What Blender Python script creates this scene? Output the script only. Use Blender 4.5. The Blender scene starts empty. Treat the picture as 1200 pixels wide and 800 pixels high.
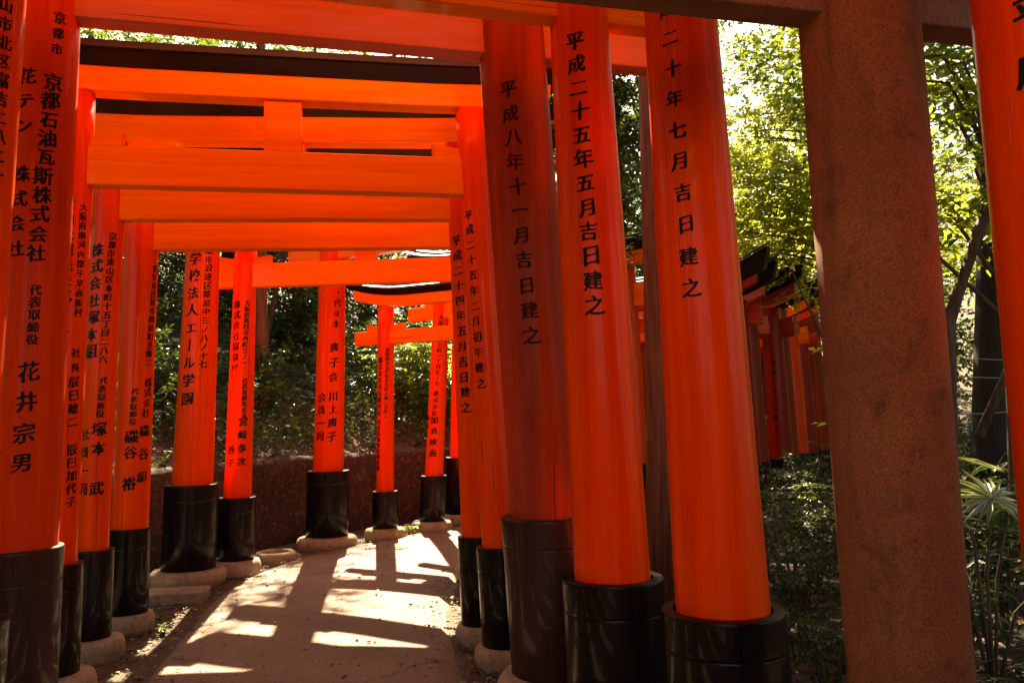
import bpy, bmesh, math, random
import numpy as np
from mathutils import Vector, Matrix, Quaternion, noise as mnoise
R = math.radians
rng = np.random.default_rng(7)
random.seed(7)
scene = bpy.context.scene
col = scene.collection

# ---------------------------------------------------------------- camera
PITCH, ROLL = R(5.3), R(1.27)
cam_d = bpy.data.cameras.new('camera')
cam_d.sensor_width = 36.0
cam_d.lens = 968.0 / 1200.0 * 36.0
cam_d.clip_start = 0.05
cam_d.clip_end = 500.0
cam = bpy.data.objects.new('camera', cam_d)
col.objects.link(cam)
fw = Vector((0, math.cos(PITCH), math.sin(PITCH)))
up0 = Vector((0, -math.sin(PITCH), math.cos(PITCH)))
rt0 = Vector((1, 0, 0))
up = up0 * math.cos(ROLL) + rt0 * math.sin(ROLL)
rt = rt0 * math.cos(ROLL) - up0 * math.sin(ROLL)
m = Matrix((rt, up, -fw)).transposed().to_4x4()
m.translation = Vector((0, 0, 1.5))
cam.matrix_world = m
scene.camera = cam

# ---------------------------------------------------------------- sky, sun, exposure
SUN_AZ, SUN_EL = R(-8.4), R(44.3)            # azimuth from +Y, clockwise
world = bpy.data.worlds.new('World')
scene.world = world
world.use_nodes = True
wn = world.node_tree
sky = wn.nodes.new('ShaderNodeTexSky')
sky.sky_type = 'NISHITA'
sky.sun_disc = False
sky.sun_elevation = SUN_EL
sky.sun_rotation = SUN_AZ % (2 * math.pi)
sky.air_density = 1.0
sky.dust_density = 2.5
sky.ozone_density = 0.6
wn.links.new(sky.outputs[0], wn.nodes['Background'].inputs[0])
wn.nodes['Background'].inputs[1].default_value = 0.05
sun_d = bpy.data.lights.new('sun', 'SUN')
sun_d.energy = 5.0
sun_d.angle = R(0.53)
sun_d.color = (1.0, 0.90, 0.74)
sun = bpy.data.objects.new('sun', sun_d)
col.objects.link(sun)
S = Vector((math.sin(SUN_AZ) * math.cos(SUN_EL), math.cos(SUN_AZ) * math.cos(SUN_EL), math.sin(SUN_EL)))
sun.rotation_euler = S.to_track_quat('Z', 'Y').to_euler()
sun.location = S * 40
scene.view_settings.view_transform = 'Standard'
scene.view_settings.look = 'None'
scene.view_settings.exposure = 3.1
scene.view_settings.use_white_balance = True          # the camera was set for shade: warm picture
scene.view_settings.white_balance_temperature = 8200
scene.view_settings.white_balance_tint = 10
scene.view_settings.gamma = 1.0
scene.cycles.max_bounces = 8
scene.cycles.diffuse_bounces = 5
scene.cycles.glossy_bounces = 4
scene.cycles.transmission_bounces = 4
scene.cycles.sample_clamp_indirect = 6.0
scene.cycles.use_denoising = True

# ---------------------------------------------------------------- helpers
def mesh_np(name, verts, faces, mats=(), smooth=False, mat_idx=None):
    """mesh from an (n,3) vertex array and an (m,k) face array (k = 3 or 4)"""
    v = np.asarray(verts, dtype=np.float32); f = np.asarray(faces, dtype=np.int32)
    me = bpy.data.meshes.new(name)
    me.vertices.add(len(v)); me.vertices.foreach_set('co', v.ravel())
    k = f.shape[1]
    me.loops.add(f.size); me.loops.foreach_set('vertex_index', f.ravel())
    me.polygons.add(len(f))
    me.polygons.foreach_set('loop_start', np.arange(0, f.size, k, dtype=np.int32))
    if smooth:
        me.polygons.foreach_set('use_smooth', np.ones(len(f), dtype=bool))
    for mt in mats: me.materials.append(mt)
    if mat_idx is not None:
        me.polygons.foreach_set('material_index', np.asarray(mat_idx, dtype=np.int32))
    me.update(calc_edges=True)
    return me

def link(name, me, parent=None):
    o = bpy.data.objects.new(name, me)
    col.objects.link(o)
    if parent is not None: o.parent = parent
    return o

def tag(o, label=None, cat=None, group=None, kind=None):
    if label: o['label'] = label
    if cat: o['category'] = cat
    if group: o['group'] = group
    if kind: o['kind'] = kind
    return o

def empty(name, loc, rz=0.0):
    o = bpy.data.objects.new(name, None)
    o.empty_display_size = 0.2
    o.location = loc; o.rotation_euler = (0, 0, rz)
    col.objects.link(o)
    return o

class MB:
    """collects quads / tris / n-gons into one mesh"""
    def __init__(s): s.v = []; s.f = []; s.m = []; s.sm = []
    def add(s, verts, faces, mi=0, smooth=False):
        b = len(s.v); s.v += [tuple(x) for x in verts]
        for q in faces:
            s.f.append(tuple(b + i for i in q)); s.m.append(mi); s.sm.append(smooth)
    def box(s, x0, x1, y0, y1, z0, z1, mi=0, bev=0.0):
        if bev <= 0:
            v = [(x0,y0,z0),(x1,y0,z0),(x1,y1,z0),(x0,y1,z0),(x0,y0,z1),(x1,y0,z1),(x1,y1,z1),(x0,y1,z1)]
            s.add(v, [(0,3,2,1),(4,5,6,7),(0,1,5,4),(1,2,6,5),(2,3,7,6),(3,0,4,7)], mi)
        else:
            bm = bmesh.new()
            r = bmesh.ops.create_cube(bm, size=1.0)
            for q in r['verts']:
                q.co = Vector(((x0+x1)/2 + q.co.x*(x1-x0), (y0+y1)/2 + q.co.y*(y1-y0), (z0+z1)/2 + q.co.z*(z1-z0)))
            bmesh.ops.bevel(bm, geom=bm.edges[:], offset=bev, segments=2, affect='EDGES', profile=0.5)
            bm.verts.index_update()
            s.add([q.co[:] for q in bm.verts], [[q.index for q in f.verts] for f in bm.faces], mi)
            bm.free()
    def lathe(s, prof, axis, n=40, mi=0, cap0=True, cap1=True, smooth=True):
        """prof: list of (z, r); axis(z) -> (x, y)"""
        vs = []
        for z, r in prof:
            cx, cy = axis(z)
            for i in range(n):
                a = 2*math.pi*i/n
                vs.append((cx + r*math.cos(a), cy + r*math.sin(a), z))
        fs = []
        for j in range(len(prof)-1):
            for i in range(n):
                k = (i+1) % n
                fs.append((j*n+i, j*n+k, (j+1)*n+k, (j+1)*n+i))
        s.add(vs, fs, mi, smooth)
        b = len(s.v) - len(vs)
        if cap0: s.f.append(tuple(b+i for i in reversed(range(n)))); s.m.append(mi); s.sm.append(False)
        if cap1: s.f.append(tuple(b+(len(prof)-1)*n+i for i in range(n))); s.m.append(mi); s.sm.append(False)
    def tube(s, pts, radii, n=8, mi=0, smooth=True):
        pts = [Vector(p) for p in pts]; rings = []
        ref = Vector((0.31, 0.17, 0.93))
        for i, p in enumerate(pts):
            d = (pts[min(i+1, len(pts)-1)] - pts[max(i-1, 0)]).normalized()
            a = d.cross(ref)
            if a.length < 0.1: a = d.cross(Vector((1, 0, 0)))
            a.normalize(); b = d.cross(a)
            rings.append([(p + (a*math.cos(2*math.pi*k/n) + b*math.sin(2*math.pi*k/n))*radii[i])[:] for k in range(n)])
        vs = [q for r in rings for q in r]; fs = []
        for j in range(len(pts)-1):
            for i in range(n):
                k = (i+1) % n
                fs.append((j*n+i, (j+1)*n+i, (j+1)*n+k, j*n+k))
        fs.append(tuple(range(n))); fs.append(tuple((len(pts)-1)*n + i for i in reversed(range(n))))
        s.add(vs, fs, mi, smooth)
    def sweep(s, prof, xs, dz, mi=0, mi_end=None, skew=0.0):
        """prof: closed list of (y, z); swept along x at xs with z offset dz(x); ends leaning out by skew"""
        n = len(prof); vs = []; zmin = min(p[1] for p in prof); L = (xs[0]+xs[-1])/2
        for x in xs:
            for y, z in prof:
                sk = skew*(z-zmin)*(1 if x > L else -1) if x in (xs[0], xs[-1]) else 0
                vs.append((x+sk, y, z+dz(x)))
        fs = []
        for j in range(len(xs)-1):
            for i in range(n):
                k = (i+1) % n
                fs.append((j*n+i, (j+1)*n+i, (j+1)*n+k, j*n+k))
        s.add(vs, fs, mi)
        b = len(s.v) - len(vs); e = mi if mi_end is None else mi_end
        s.f.append(tuple(b+i for i in range(n))); s.m.append(e); s.sm.append(False)
        s.f.append(tuple(b+(len(xs)-1)*n+i for i in reversed(range(n)))); s.m.append(e); s.sm.append(False)
    def build(s, name, mats, parent=None, fix=False):
        me = bpy.data.meshes.new(name)
        me.from_pydata(s.v, [], s.f)
        if not isinstance(mats, (list, tuple)): mats = [mats]
        for mt in mats: me.materials.append(mt)
        me.polygons.foreach_set('material_index', s.m)
        me.polygons.foreach_set('use_smooth', s.sm)
        if fix:
            bm = bmesh.new(); bm.from_mesh(me)
            bmesh.ops.recalc_face_normals(bm, faces=bm.faces[:])
            bm.to_mesh(me); bm.free()
        me.update()
        return link(name, me, parent)

# ---------------------------------------------------------------- materials
def new_mat(name):
    mt = bpy.data.materials.new(name); mt.use_nodes = True
    nt = mt.node_tree
    return mt, nt, nt.nodes['Principled BSDF'], nt.nodes['Material Output']
def N(nt, t, **kw):
    n = nt.nodes.new(t)
    for k, v in kw.items():
        if k.startswith('i_'):
            key = k[2:]
            n.inputs[int(key) if key.isdigit() else key].default_value = v
        else: setattr(n, k, v)
    return n
def noise_tex(nt, scale, detail=4.0, rough=0.6, vec=None, stretch=None, coord='Object'):
    tc = N(nt, 'ShaderNodeTexCoord')
    src = tc.outputs[coord]
    if stretch:
        mp = N(nt, 'ShaderNodeMapping'); mp.inputs['Scale'].default_value = stretch
        nt.links.new(src, mp.inputs[0]); src = mp.outputs[0]
    t = N(nt, 'ShaderNodeTexNoise'); t.inputs['Scale'].default_value = scale
    t.inputs['Detail'].default_value = detail; t.inputs['Roughness'].default_value = rough
    nt.links.new(src, t.inputs['Vector'])
    return t
def ramp(nt, src, stops):
    r = N(nt, 'ShaderNodeValToRGB')
    while len(r.color_ramp.elements) < len(stops): r.color_ramp.elements.new(0.5)
    for e, (p, c) in zip(r.color_ramp.elements, stops):
        e.position = p; e.color = (*c, 1) if len(c) == 3 else c
    nt.links.new(src, r.inputs[0])
    return r
def mixc(nt, fac, a, b, mode='MIX'):
    n = N(nt, 'ShaderNodeMix', data_type='RGBA', blend_type=mode)
    for sock, val in ((n.inputs[0], fac), (n.inputs[6], a), (n.inputs[7], b)):
        if hasattr(val, 'links'): nt.links.new(val, sock)
        else: sock.default_value = val if isinstance(val, (int, float)) else (*val, 1)
    return n.outputs[2]
def bump(nt, bsdf, src, strength, dist=0.01, prev=None):
    b = N(nt, 'ShaderNodeBump'); b.inputs['Strength'].default_value = strength; b.inputs['Distance'].default_value = dist
    nt.links.new(src, b.inputs['Height'])
    if prev is not None: nt.links.new(prev.outputs[0], b.inputs['Normal'])
    nt.links.new(b.outputs[0], bsdf.inputs['Normal'])
    return b
def ramp_val(nt, src, a, b, lo, hi):
    m_ = N(nt, 'ShaderNodeMapRange'); nt.links.new(src, m_.inputs[0])
    m_.inputs[1].default_value = a; m_.inputs[2].default_value = b; m_.inputs[3].default_value = lo; m_.inputs[4].default_value = hi
    return m_.outputs[0]

def paint_mat(name, c, c2, rough=(0.3, 0.5), coat=0.13, spec=0.10, worn=0.0, wornc=(0.25, 0.09, 0.05), stretch=(14, 14, 0.6)):
    mt, nt, b, out = new_mat(name)
    n1 = noise_tex(nt, 1.0, 5, 0.6, stretch=stretch)            # grain along the timber
    n2 = noise_tex(nt, 2.3, 4, 0.6)
    base = mixc(nt, ramp_val(nt, n1.outputs[0], 0.35, 0.7, 0, 1), c, c2)
    n3 = noise_tex(nt, 11.0, 6, 0.7)
    spots = ramp_val(nt, n3.outputs[0], 0.66, 0.74, 0, 0.55)
    base = mixc(nt, spots, base, (c2[0]*0.45, c2[1]*0.4, c2[2]*0.5))
    if worn > 0:
        nw = noise_tex(nt, 1.0, 6, 0.7, stretch=tuple(x*0.32 for x in stretch))
        w = ramp_val(nt, nw.outputs[0], 0.62-worn*0.25, 0.84-worn*0.2, 0, min(0.9, 0.4+worn*0.8))
        base = mixc(nt, w, base, wornc)
    # sun-faded patches and faint run marks
    nf = noise_tex(nt, 1.7, 5, 0.65, stretch=tuple(0.35+0.12*x for x in stretch))
    base = mixc(nt, ramp_val(nt, nf.outputs[0], 0.55, 0.75, 0, 0.35), base, (min(1, c[0]*0.95), c[1]*1.9+0.01, c[2]*6+0.008))
    ng = noise_tex(nt, 1.0, 6, 0.7, stretch=tuple(x*1.9 for x in stretch))
    base = mixc(nt, ramp_val(nt, ng.outputs[0], 0.58, 0.74, 0, 0.4), base, (c2[0]*0.5, c2[1]*0.45, c2[2]))
    # hairline drying checks along the grain
    n4 = noise_tex(nt, 1.0, 2, 0.5, stretch=(stretch[0]*4.5, stretch[1]*4.5, stretch[2]*0.9) if stretch[2] < 2 else (stretch[0]*0.9, stretch[1]*4.5, stretch[2]*4.5))
    crack = ramp_val(nt, n4.outputs[0], 0.71, 0.74, 0, 0.8)
    base = mixc(nt, crack, base, (c2[0]*0.08, c2[1]*0.15, c2[2]*0.5))
    nt.links.new(base, b.inputs['Base Color'])
    nt.links.new(ramp_val(nt, n2.outputs[0], 0.3, 0.7, rough[0], rough[1]), b.inputs['Roughness'])
    b.inputs['Coat Weight'].default_value = coat; b.inputs['Coat Roughness'].default_value = 0.06; b.inputs['Specular IOR Level'].default_value = spec
    bp = bump(nt, b, n1.outputs[0], 0.45, 0.006)
    bump(nt, b, n2.outputs[0], 0.15, 0.02, bp)
    return mt
M = {}
M['orange'] = paint_mat('vermilion_paint', (0.82, 0.066, 0.0006), (0.64, 0.036, 0.0006))
M['orange_x'] = paint_mat('vermilion_paint_on_beams', (0.88, 0.20, 0.004), (0.76, 0.135, 0.003), stretch=(0.6, 14, 14))
M['faded'] = paint_mat('faded_vermilion_paint', (0.48, 0.042, 0.008), (0.34, 0.028, 0.008), rough=(0.5, 0.75), coat=0.05, worn=0.9, wornc=(0.13, 0.035, 0.015))
M['faded_x'] = paint_mat('faded_vermilion_paint_on_beams', (0.62, 0.17, 0.10), (0.52, 0.12, 0.07), rough=(0.55, 0.8), coat=0.03, worn=0.3, wornc=(0.40, 0.12, 0.07), stretch=(0.6, 14, 14))
M['matte'] = paint_mat('matte_vermilion_paint', (0.68, 0.050, 0.003), (0.52, 0.032, 0.003), rough=(0.45, 0.65), coat=0.08, worn=0.2, wornc=(0.30, 0.05, 0.02))
M['oldred'] = paint_mat('shaded_red_paint', (0.30, 0.016, 0.005), (0.22, 0.011, 0.004))  # shade of the far tunnel is put into this darker red
M['shaded_red_x'] = paint_mat('shaded_red_paint_on_beams', (0.38, 0.024, 0.008), (0.28, 0.016, 0.006), stretch=(0.6, 14, 14))  # same shade-darkened red, grain along the beam
M['black'] = paint_mat('black_lacquer', (0.005, 0.0035, 0.003), (0.009, 0.006, 0.005), rough=(0.25, 0.42), coat=0.15, worn=0.4, wornc=(0.040, 0.022, 0.013))
M['brown'] = paint_mat('worn_brown_lacquer', (0.045, 0.020, 0.013), (0.025, 0.012, 0.009), rough=(0.4, 0.6), coat=0.15, worn=0.3, wornc=(0.09, 0.035, 0.02))
M['roof'] = paint_mat('black_roof_paint', (0.006, 0.005, 0.0045), (0.010, 0.008, 0.007), rough=(0.35, 0.55), coat=0.03, spec=0.12, worn=0.15, wornc=(0.02, 0.013, 0.010), stretch=(0.6, 14, 14))
M['roof_top'] = paint_mat('weathered_roof_boards', (0.016, 0.012, 0.010), (0.030, 0.022, 0.018), rough=(0.42, 0.6), coat=0.03, spec=0.3, worn=0.15, wornc=(0.05, 0.035, 0.028), stretch=(0.6, 14, 14))
def plain(name, c, rough=0.5):
    mt, nt, b, out = new_mat(name)
    n = noise_tex(nt, 40, 3, 0.6)
    nt.links.new(mixc(nt, ramp_val(nt, n.outputs[0], 0.3, 0.7, 0, 1), c, tuple(x*0.6 for x in c)), b.inputs['Base Color'])
    b.inputs['Roughness'].default_value = rough; b.inputs['Specular IOR Level'].default_value = 0.15
    return mt
M['ink'] = plain('black_ink', (0.010, 0.007, 0.006), 0.45)
M['ink_faded'] = plain('weathered_ink', (0.055, 0.010, 0.006), 0.7)
M['wire'] = plain('grey_wire', (0.35, 0.33, 0.28), 0.4)

def stone_mat(name, c1, c2, speck, scale=60, rough=0.85, bumps=0.4, stain=(0.05, 0.02, 0.012), samt=0.5):
    mt, nt, b, out = new_mat(name)
    n1 = noise_tex(nt, scale, 5, 0.75); n2 = noise_tex(nt, 2.2, 6, 0.65); n3 = noise_tex(nt, scale*2.6, 2, 0.5)
    n4 = noise_tex(nt, 1.0, 5, 0.65, stretch=(7, 7, 1.1)); n5 = noise_tex(nt, 9.0, 4, 0.6)
    c = mixc(nt, ramp_val(nt, n2.outputs[0], 0.3, 0.7, 0, 1), c1, c2)
    c = mixc(nt, ramp_val(nt, n1.outputs[0], 0.38, 0.68, 0, 0.9), c, speck)
    c = mixc(nt, ramp_val(nt, n4.outputs[0], 0.52, 0.78, 0, samt), c, stain)
    c = mixc(nt, ramp_val(nt, n5.outputs[0], 0.56, 0.74, 0, samt*0.8), c, stain)
    nt.links.new(c, b.inputs['Base Color'])
    b.inputs['Roughness'].default_value = rough
    b.inputs['Specular IOR Level'].default_value = 0.25
    bp = bump(nt, b, n3.outputs[0], bumps, 0.004)
    bp = bump(nt, b, n1.outputs[0], 0.5, 0.004, bp)
    bump(nt, b, n2.outputs[0], 0.3, 0.02, bp)
    return mt
M['foot'] = stone_mat('foot_stone', (0.40, 0.32, 0.22), (0.28, 0.22, 0.145), (0.19, 0.15, 0.10), 34, stain=(0.09, 0.07, 0.04), samt=0.7)
M['granite'] = stone_mat('brown_granite', (0.38, 0.148, 0.056), (0.24, 0.090, 0.034), (0.085, 0.033, 0.014), 135, 0.85, 0.9, samt=0.75)
M['granite_d'] = stone_mat('dark_granite', (0.30, 0.16, 0.10), (0.22, 0.11, 0.07), (0.09, 0.045, 0.03), 110, 0.85, 0.6)

def leaf_mat(name, c, trans, var=0.35, tw=0.45, rough=0.35, spec=0.5):
    mt, nt, b, out = new_mat(name)
    g = N(nt, 'ShaderNodeNewGeometry')
    rp = ramp(nt, g.outputs['Random Per Island'], [(0.0, tuple(x*(1-var) for x in c)), (0.55, c), (1.0, (c[0]*(1+var*1.6), c[1]*(1+var), c[2]*(1+var*0.3)))])
    nt.links.new(rp.outputs[0], b.inputs['Base Color'])
    b.inputs['Roughness'].default_value = rough
    b.inputs['Specular IOR Level'].default_value = spec
    t = N(nt, 'ShaderNodeBsdfTranslucent')
    rt_ = ramp(nt, g.outputs['Random Per Island'], [(0.0, tuple(x*(1-var) for x in trans)), (1.0, tuple(x*(1+var*0.6) for x in trans))])
    nt.links.new(rt_.outputs[0], t.inputs[0])
    mx = N(nt, 'ShaderNodeMixShader'); mx.inputs[0].default_value = tw
    nt.links.new(b.outputs[0], mx.inputs[1]); nt.links.new(t.outputs[0], mx.inputs[2])
    nt.links.new(mx.outputs[0], out.inputs[0])
    return mt
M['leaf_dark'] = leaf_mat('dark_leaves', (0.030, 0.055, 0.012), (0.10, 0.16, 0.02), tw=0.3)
M['leaf_mid'] = leaf_mat('green_leaves', (0.050, 0.085, 0.016), (0.20, 0.27, 0.03), tw=0.4)
M['leaf_light'] = leaf_mat('pale_maple_leaves', (0.10, 0.14, 0.02), (0.52, 0.56, 0.08), tw=0.6)
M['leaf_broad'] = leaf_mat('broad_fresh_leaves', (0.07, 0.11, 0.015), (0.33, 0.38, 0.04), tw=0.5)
M['leaf_fern'] = leaf_mat('fern_leaves', (0.026, 0.042, 0.012), (0.09, 0.11, 0.02), tw=0.35, rough=0.45, spec=0.3)
M['palm'] = leaf_mat('palm_fronds', (0.22, 0.25, 0.13), (0.35, 0.38, 0.10), tw=0.25, rough=0.22, spec=0.8)
M['litter'] = leaf_mat('fallen_leaves', (0.13, 0.07, 0.035), (0.12, 0.06, 0.02), var=0.55, tw=0.15, rough=0.6, spec=0.3)

def bark_mat(name, c1, c2):
    mt, nt, b, out = new_mat(name)
    n1 = noise_tex(nt, 1.0, 6, 0.65, stretch=(22, 22, 1.6)); n2 = noise_tex(nt, 5.0, 4, 0.6)
    c = mixc(nt, ramp_val(nt, n1.outputs[0], 0.35, 0.65, 0, 1), c2, c1)
    c = mixc(nt, ramp_val(nt, n2.outputs[0], 0.5, 0.75, 0, 0.5), c, tuple(x*0.5 for x in c1))
    nt.links.new(c, b.inputs['Base Color']); b.inputs['Roughness'].default_value = 0.9
    bump(nt, b, n1.outputs[0], 1.0, 0.03)
    return mt
M['cedar'] = bark_mat('cedar_bark', (0.26, 0.10, 0.05), (0.10, 0.036, 0.02))
M['bark_dark'] = bark_mat('near_black_bark', (0.022, 0.014, 0.009), (0.010, 0.007, 0.005))  # both tones near black over the whole trunk
M['bark'] = bark_mat('grey_brown_bark', (0.12, 0.08, 0.05), (0.045, 0.03, 0.02))
# ---------------------------------------------------------------- gate table
# Each gate stands in its own frame: origin at ground between nothing but its left foot A,
# local x runs along the beams towards the right foot, local y is the depth, z is up.
# pillars: ((u, z, r) low, (u, z, r) high), sleeve (top z, radius), foot-stone radius
# tie (z0, z1, x0, x1, depth)  lintel (z0, z1, over_l, over_r, depth)  roof height
def gate(A, yaw, L, R, sl, sr, ringL, ringR, tie, lintel, roof, **k):
    d = dict(A=A, yaw=yaw, L=L, R=R, sl=sl, sr=sr, ringL=ringL, ringR=ringR, tie=tie, lintel=lintel, roof=roof)
    d.update(k); return d
GATES = {
 'm2': gate((-1.75, 1.45), 14.6, ((-.12, .8, .20), (-.04, 3.3, .18)), ((3.497, 1.2, .295), (3.445, 2.65, .275)), (.72, .27), (.72, .27), .36, .36,
            (3.55, 3.80, -.45, 3.9, .13), (4.15, 4.35, .75, .75, .17), .30),
 'm1': gate((-2.12, 2.64), 16.1, ((-.16, .7, .22), (-.06, 3.3, .18)), ((3.085, .69, .221), (3.005, 3.3, .179)), (.70, .29), (.70, .292), .38, .38,
            (3.62, 3.88, -.45, 3.5, .13), (4.2, 4.4, .75, .75, .17), .30),
 't0': gate((-2.08, 3.32), 16.0, ((-.18, .75, .18), (-.09, 3.3, .155)), ((2.638, .746, .198), (2.55, 3.6, .158)), (.755, .262), (.735, .265), .34, .34,
            (3.475, 3.73, -.5, 3.15, .12), (4.05, 4.24, .7, .7, .16), .30),
 't1': gate((-2.32, 3.98), 14.3, ((-.065, .94, .205), (-.015, 3.67, .192)), ((2.572, .96, .207), (2.433, 3.58, .198)), (.945, .232), (.962, .266), .31, .34,
            (3.545, 3.79, -.4, 3.3, .13), (4.12, 4.3, .65, .65, .16), .30, paint='faded', sleeve='brown', ink='faded'),
 'a': gate((-2.56, 4.79), 10.5, ((-.05, .83, .11), (-.015, 3.47, .108)), ((2.50, .71, .114), (2.37, 3.49, .108)), (.738, .145), (.71, .152), .23, .205,
            (2.925, 3.168, -.32, 2.86, .10), (3.49, 3.638, .46, .5, .14), .155),
 'b': gate((-2.78, 5.56), 5.2, ((-.017, .8, .101), (.032, 3.0, .106)), ((2.515, .86, .105), (2.46, 3.02, .105)), (.70, .139), (.702, .132), .222, .175,
            (2.905, 3.14, -.3, 2.85, .10), (3.45, 3.63, .42, .45, .14), .25),
 'c': gate((-2.88, 6.36), 4.1, ((-.045, .75, .141), (.003, 3.1, .13)), ((2.66, .75, .141), (2.60, 3.1, .13)), (.738, .16), (.738, .16), .20, .195,
            (2.862, 3.10, -.34, 2.99, .11), (3.42, 3.59, .45, .45, .15), .25),
 'l5': gate((-3.13, 8.10), 0.0, ((0, .93, .203), (.075, 3.2, .171)), ((2.87, .93, .203), (2.80, 3.2, .171)), (.933, .27), (.933, .27), .353, .353,
            (3.27, 3.53, -.5, 3.35, .14), (3.92, 4.12, .7, .7, .18), .30),
 'd': gate((-2.85, 8.57), -3.6, ((.004, .76, .148), (.07, 3.26, .12)), ((2.70, .76, .148), (2.64, 3.26, .12)), (.76, .20), (.76, .20), .258, .258,
            (2.918, 3.165, -.36, 3.0, .11), (3.47, 3.63, .5, .5, .15), .25),
 'e': gate((-2.28, 10.17), -28.0, ((.008, .916, .198), (.086, 3.56, .174)), ((2.75, .916, .198), (2.67, 3.56, .174)), (.916, .275), (.916, .275), .365, .365,
            (3.50, 3.88, -.58, 3.3, .15), (4.40, 4.64, .78, .78, .2), .32),
 't8': gate((-1.69, 10.80), -25.0, ((.012, .60, .138), (.046, 2.88, .126)), ((2.23, .60, .138), (2.19, 2.88, .126)), (.602, .196), (.602, .196), .261, .261,
            (2.50, 2.68, -.42, 2.6, .10), (2.985, 3.118, .46, .46, .14), .13, sori=.12),
 't9': gate((-1.13, 11.43), -35.0, ((.03, .77, .165), (.19, 2.92, .145)), ((2.25, .77, .165), (2.14, 2.92, .145)), (.745, .235), (.745, .235), .288, .288,
            (2.885, 3.07, -.36, 2.6, .11), (3.42, 3.57, .40, .45, .15), .22, sori=.1),
 't10': gate((-.78, 12.25), -36.0, ((0, .9, .17), (.06, 3.0, .15)), ((2.85, .9, .17), (2.80, 3.0, .15)), (.95, .235), (.9, .235), .29, .29,
            (2.89, 3.12, -.36, 3.12, .11), (3.42, 3.58, .35, .35, .15), .24),
 # gates of the tunnel seen beyond the shrubs on the right
 'u0': gate((.91, 12.94), -27.0, ((0, .8, .15), (.05, 3.0, .13)), ((2.66, .8, .15), (2.61, 3.0, .13)), (.78, .2), (.78, .2), .26, .26,
            (2.74, 2.96, -.3, 2.96, .10), (3.20, 3.36, .45, .42, .14), .28),
 'v2': gate((2.12, 14.88), -27.0, ((0, .8, .16), (.05, 3.0, .14)), ((2.64, .8, .16), (2.59, 3.0, .14)), (.78, .2), (.78, .2), .26, .26,
            (2.78, 3.00, -.3, 2.94, .10), (3.30, 3.48, .45, .5, .14), .3),
 'v3': gate((2.88, 16.1), -27.0, ((0, .8, .16), (.05, 3.0, .14)), ((2.64, .8, .16), (2.59, 3.0, .14)), (.78, .2), (.78, .2), .26, .26,
            (2.60, 2.82, -.3, 2.94, .10), (3.12, 3.30, .45, .5, .14), .3),
 'u1': gate((1.22, 13.64), -27.0, ((0, .8, .15), (.05, 3.0, .13)), ((2.68, .8, .15), (2.63, 3.0, .13)), (.78, .2), (.78, .2), .26, .26,
            (2.67, 2.85, -.3, 2.96, .10), (3.14, 3.30, .45, .42, .14), .28),
 'u2': gate((1.80, 14.24), -27.0, ((0, .8, .15), (.05, 3.0, .13)), ((2.66, .8, .15), (2.61, 3.0, .13)), (.78, .2), (.78, .2), .26, .26,
            (2.68, 2.91, -.3, 2.96, .10), (3.24, 3.42, .45, .5, .14), .32),
 'u3': gate((2.49, 15.54), -27.0, ((0, .8, .16), (.05, 3.0, .14)), ((2.66, .8, .16), (2.61, 3.0, .14)), (.8, .22), (.8, .22), .28, .28,
            (2.66, 2.88, -.3, 2.96, .10), (3.18, 3.36, .45, .5, .14), .28),
 'u4': gate((3.25, 16.60), -27.0, ((0, .8, .17), (.05, 3.2, .15)), ((2.66, .8, .17), (2.61, 3.2, .15)), (.8, .23), (.8, .23), .29, .29,
            (2.84, 3.10, -.3, 2.98, .11), (3.40, 3.58, .5, .6, .15), .3),
 'u5': gate((3.09, 18.34), -27.0, ((0, .8, .17), (.05, 3.2, .15)), ((2.64, .8, .17), (2.59, 3.2, .15)), (.8, .23), (.8, .23), .29, .29,
            (2.60, 2.86, -.3, 2.96, .11), (3.2, 3.4, .5, .5, .15), .3),
}
# gates that the tunnel goes on with on the near side of the stone torii
for i_, yb in enumerate((0.75, -0.35, -1.5)):
    GATES['n%d' % i_] = gate((-1.85, yb-.48), 14.0, ((-.06, .8, .19), (.0, 3.3, .165)), ((3.72, .8, .19), (3.66, 3.3, .165)), (.75, .25), (.75, .25), .33, .33,
            (3.55, 3.80, -.4, 4.1, .13), (4.12, 4.31, .7, .7, .16), .28)
# post and sleeve widths as seen square on, not along the slanting gate
for k_, side, f_ in (('m2', 'R', .70), ('m1', 'R', .866), ('t0', 'R', .92), ('t1', 'R', .96), ('a', 'R', .985), ('t0', 'L', .96), ('t1', 'L', .96), ('a', 'L', .95), ('b', 'L', .955), ('c', 'L', .94),
                     ('l5', 'L', .933), ('d', 'L', .93), ('e', 'L', .925), ('t8', 'L', .83), ('t9', 'L', .76), ('t8', 'R', .83), ('t9', 'R', .76), ('d', 'R', .93), ('e', 'R', .925), ('l5', 'R', .93)):
    G_ = GATES[k_]
    G_[side] = tuple((u_, z_, r_*f_) for u_, z_, r_ in G_[side])
    sk = 's'+side.lower(); G_[sk] = (G_[sk][0], G_[sk][1]*f_)
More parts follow.
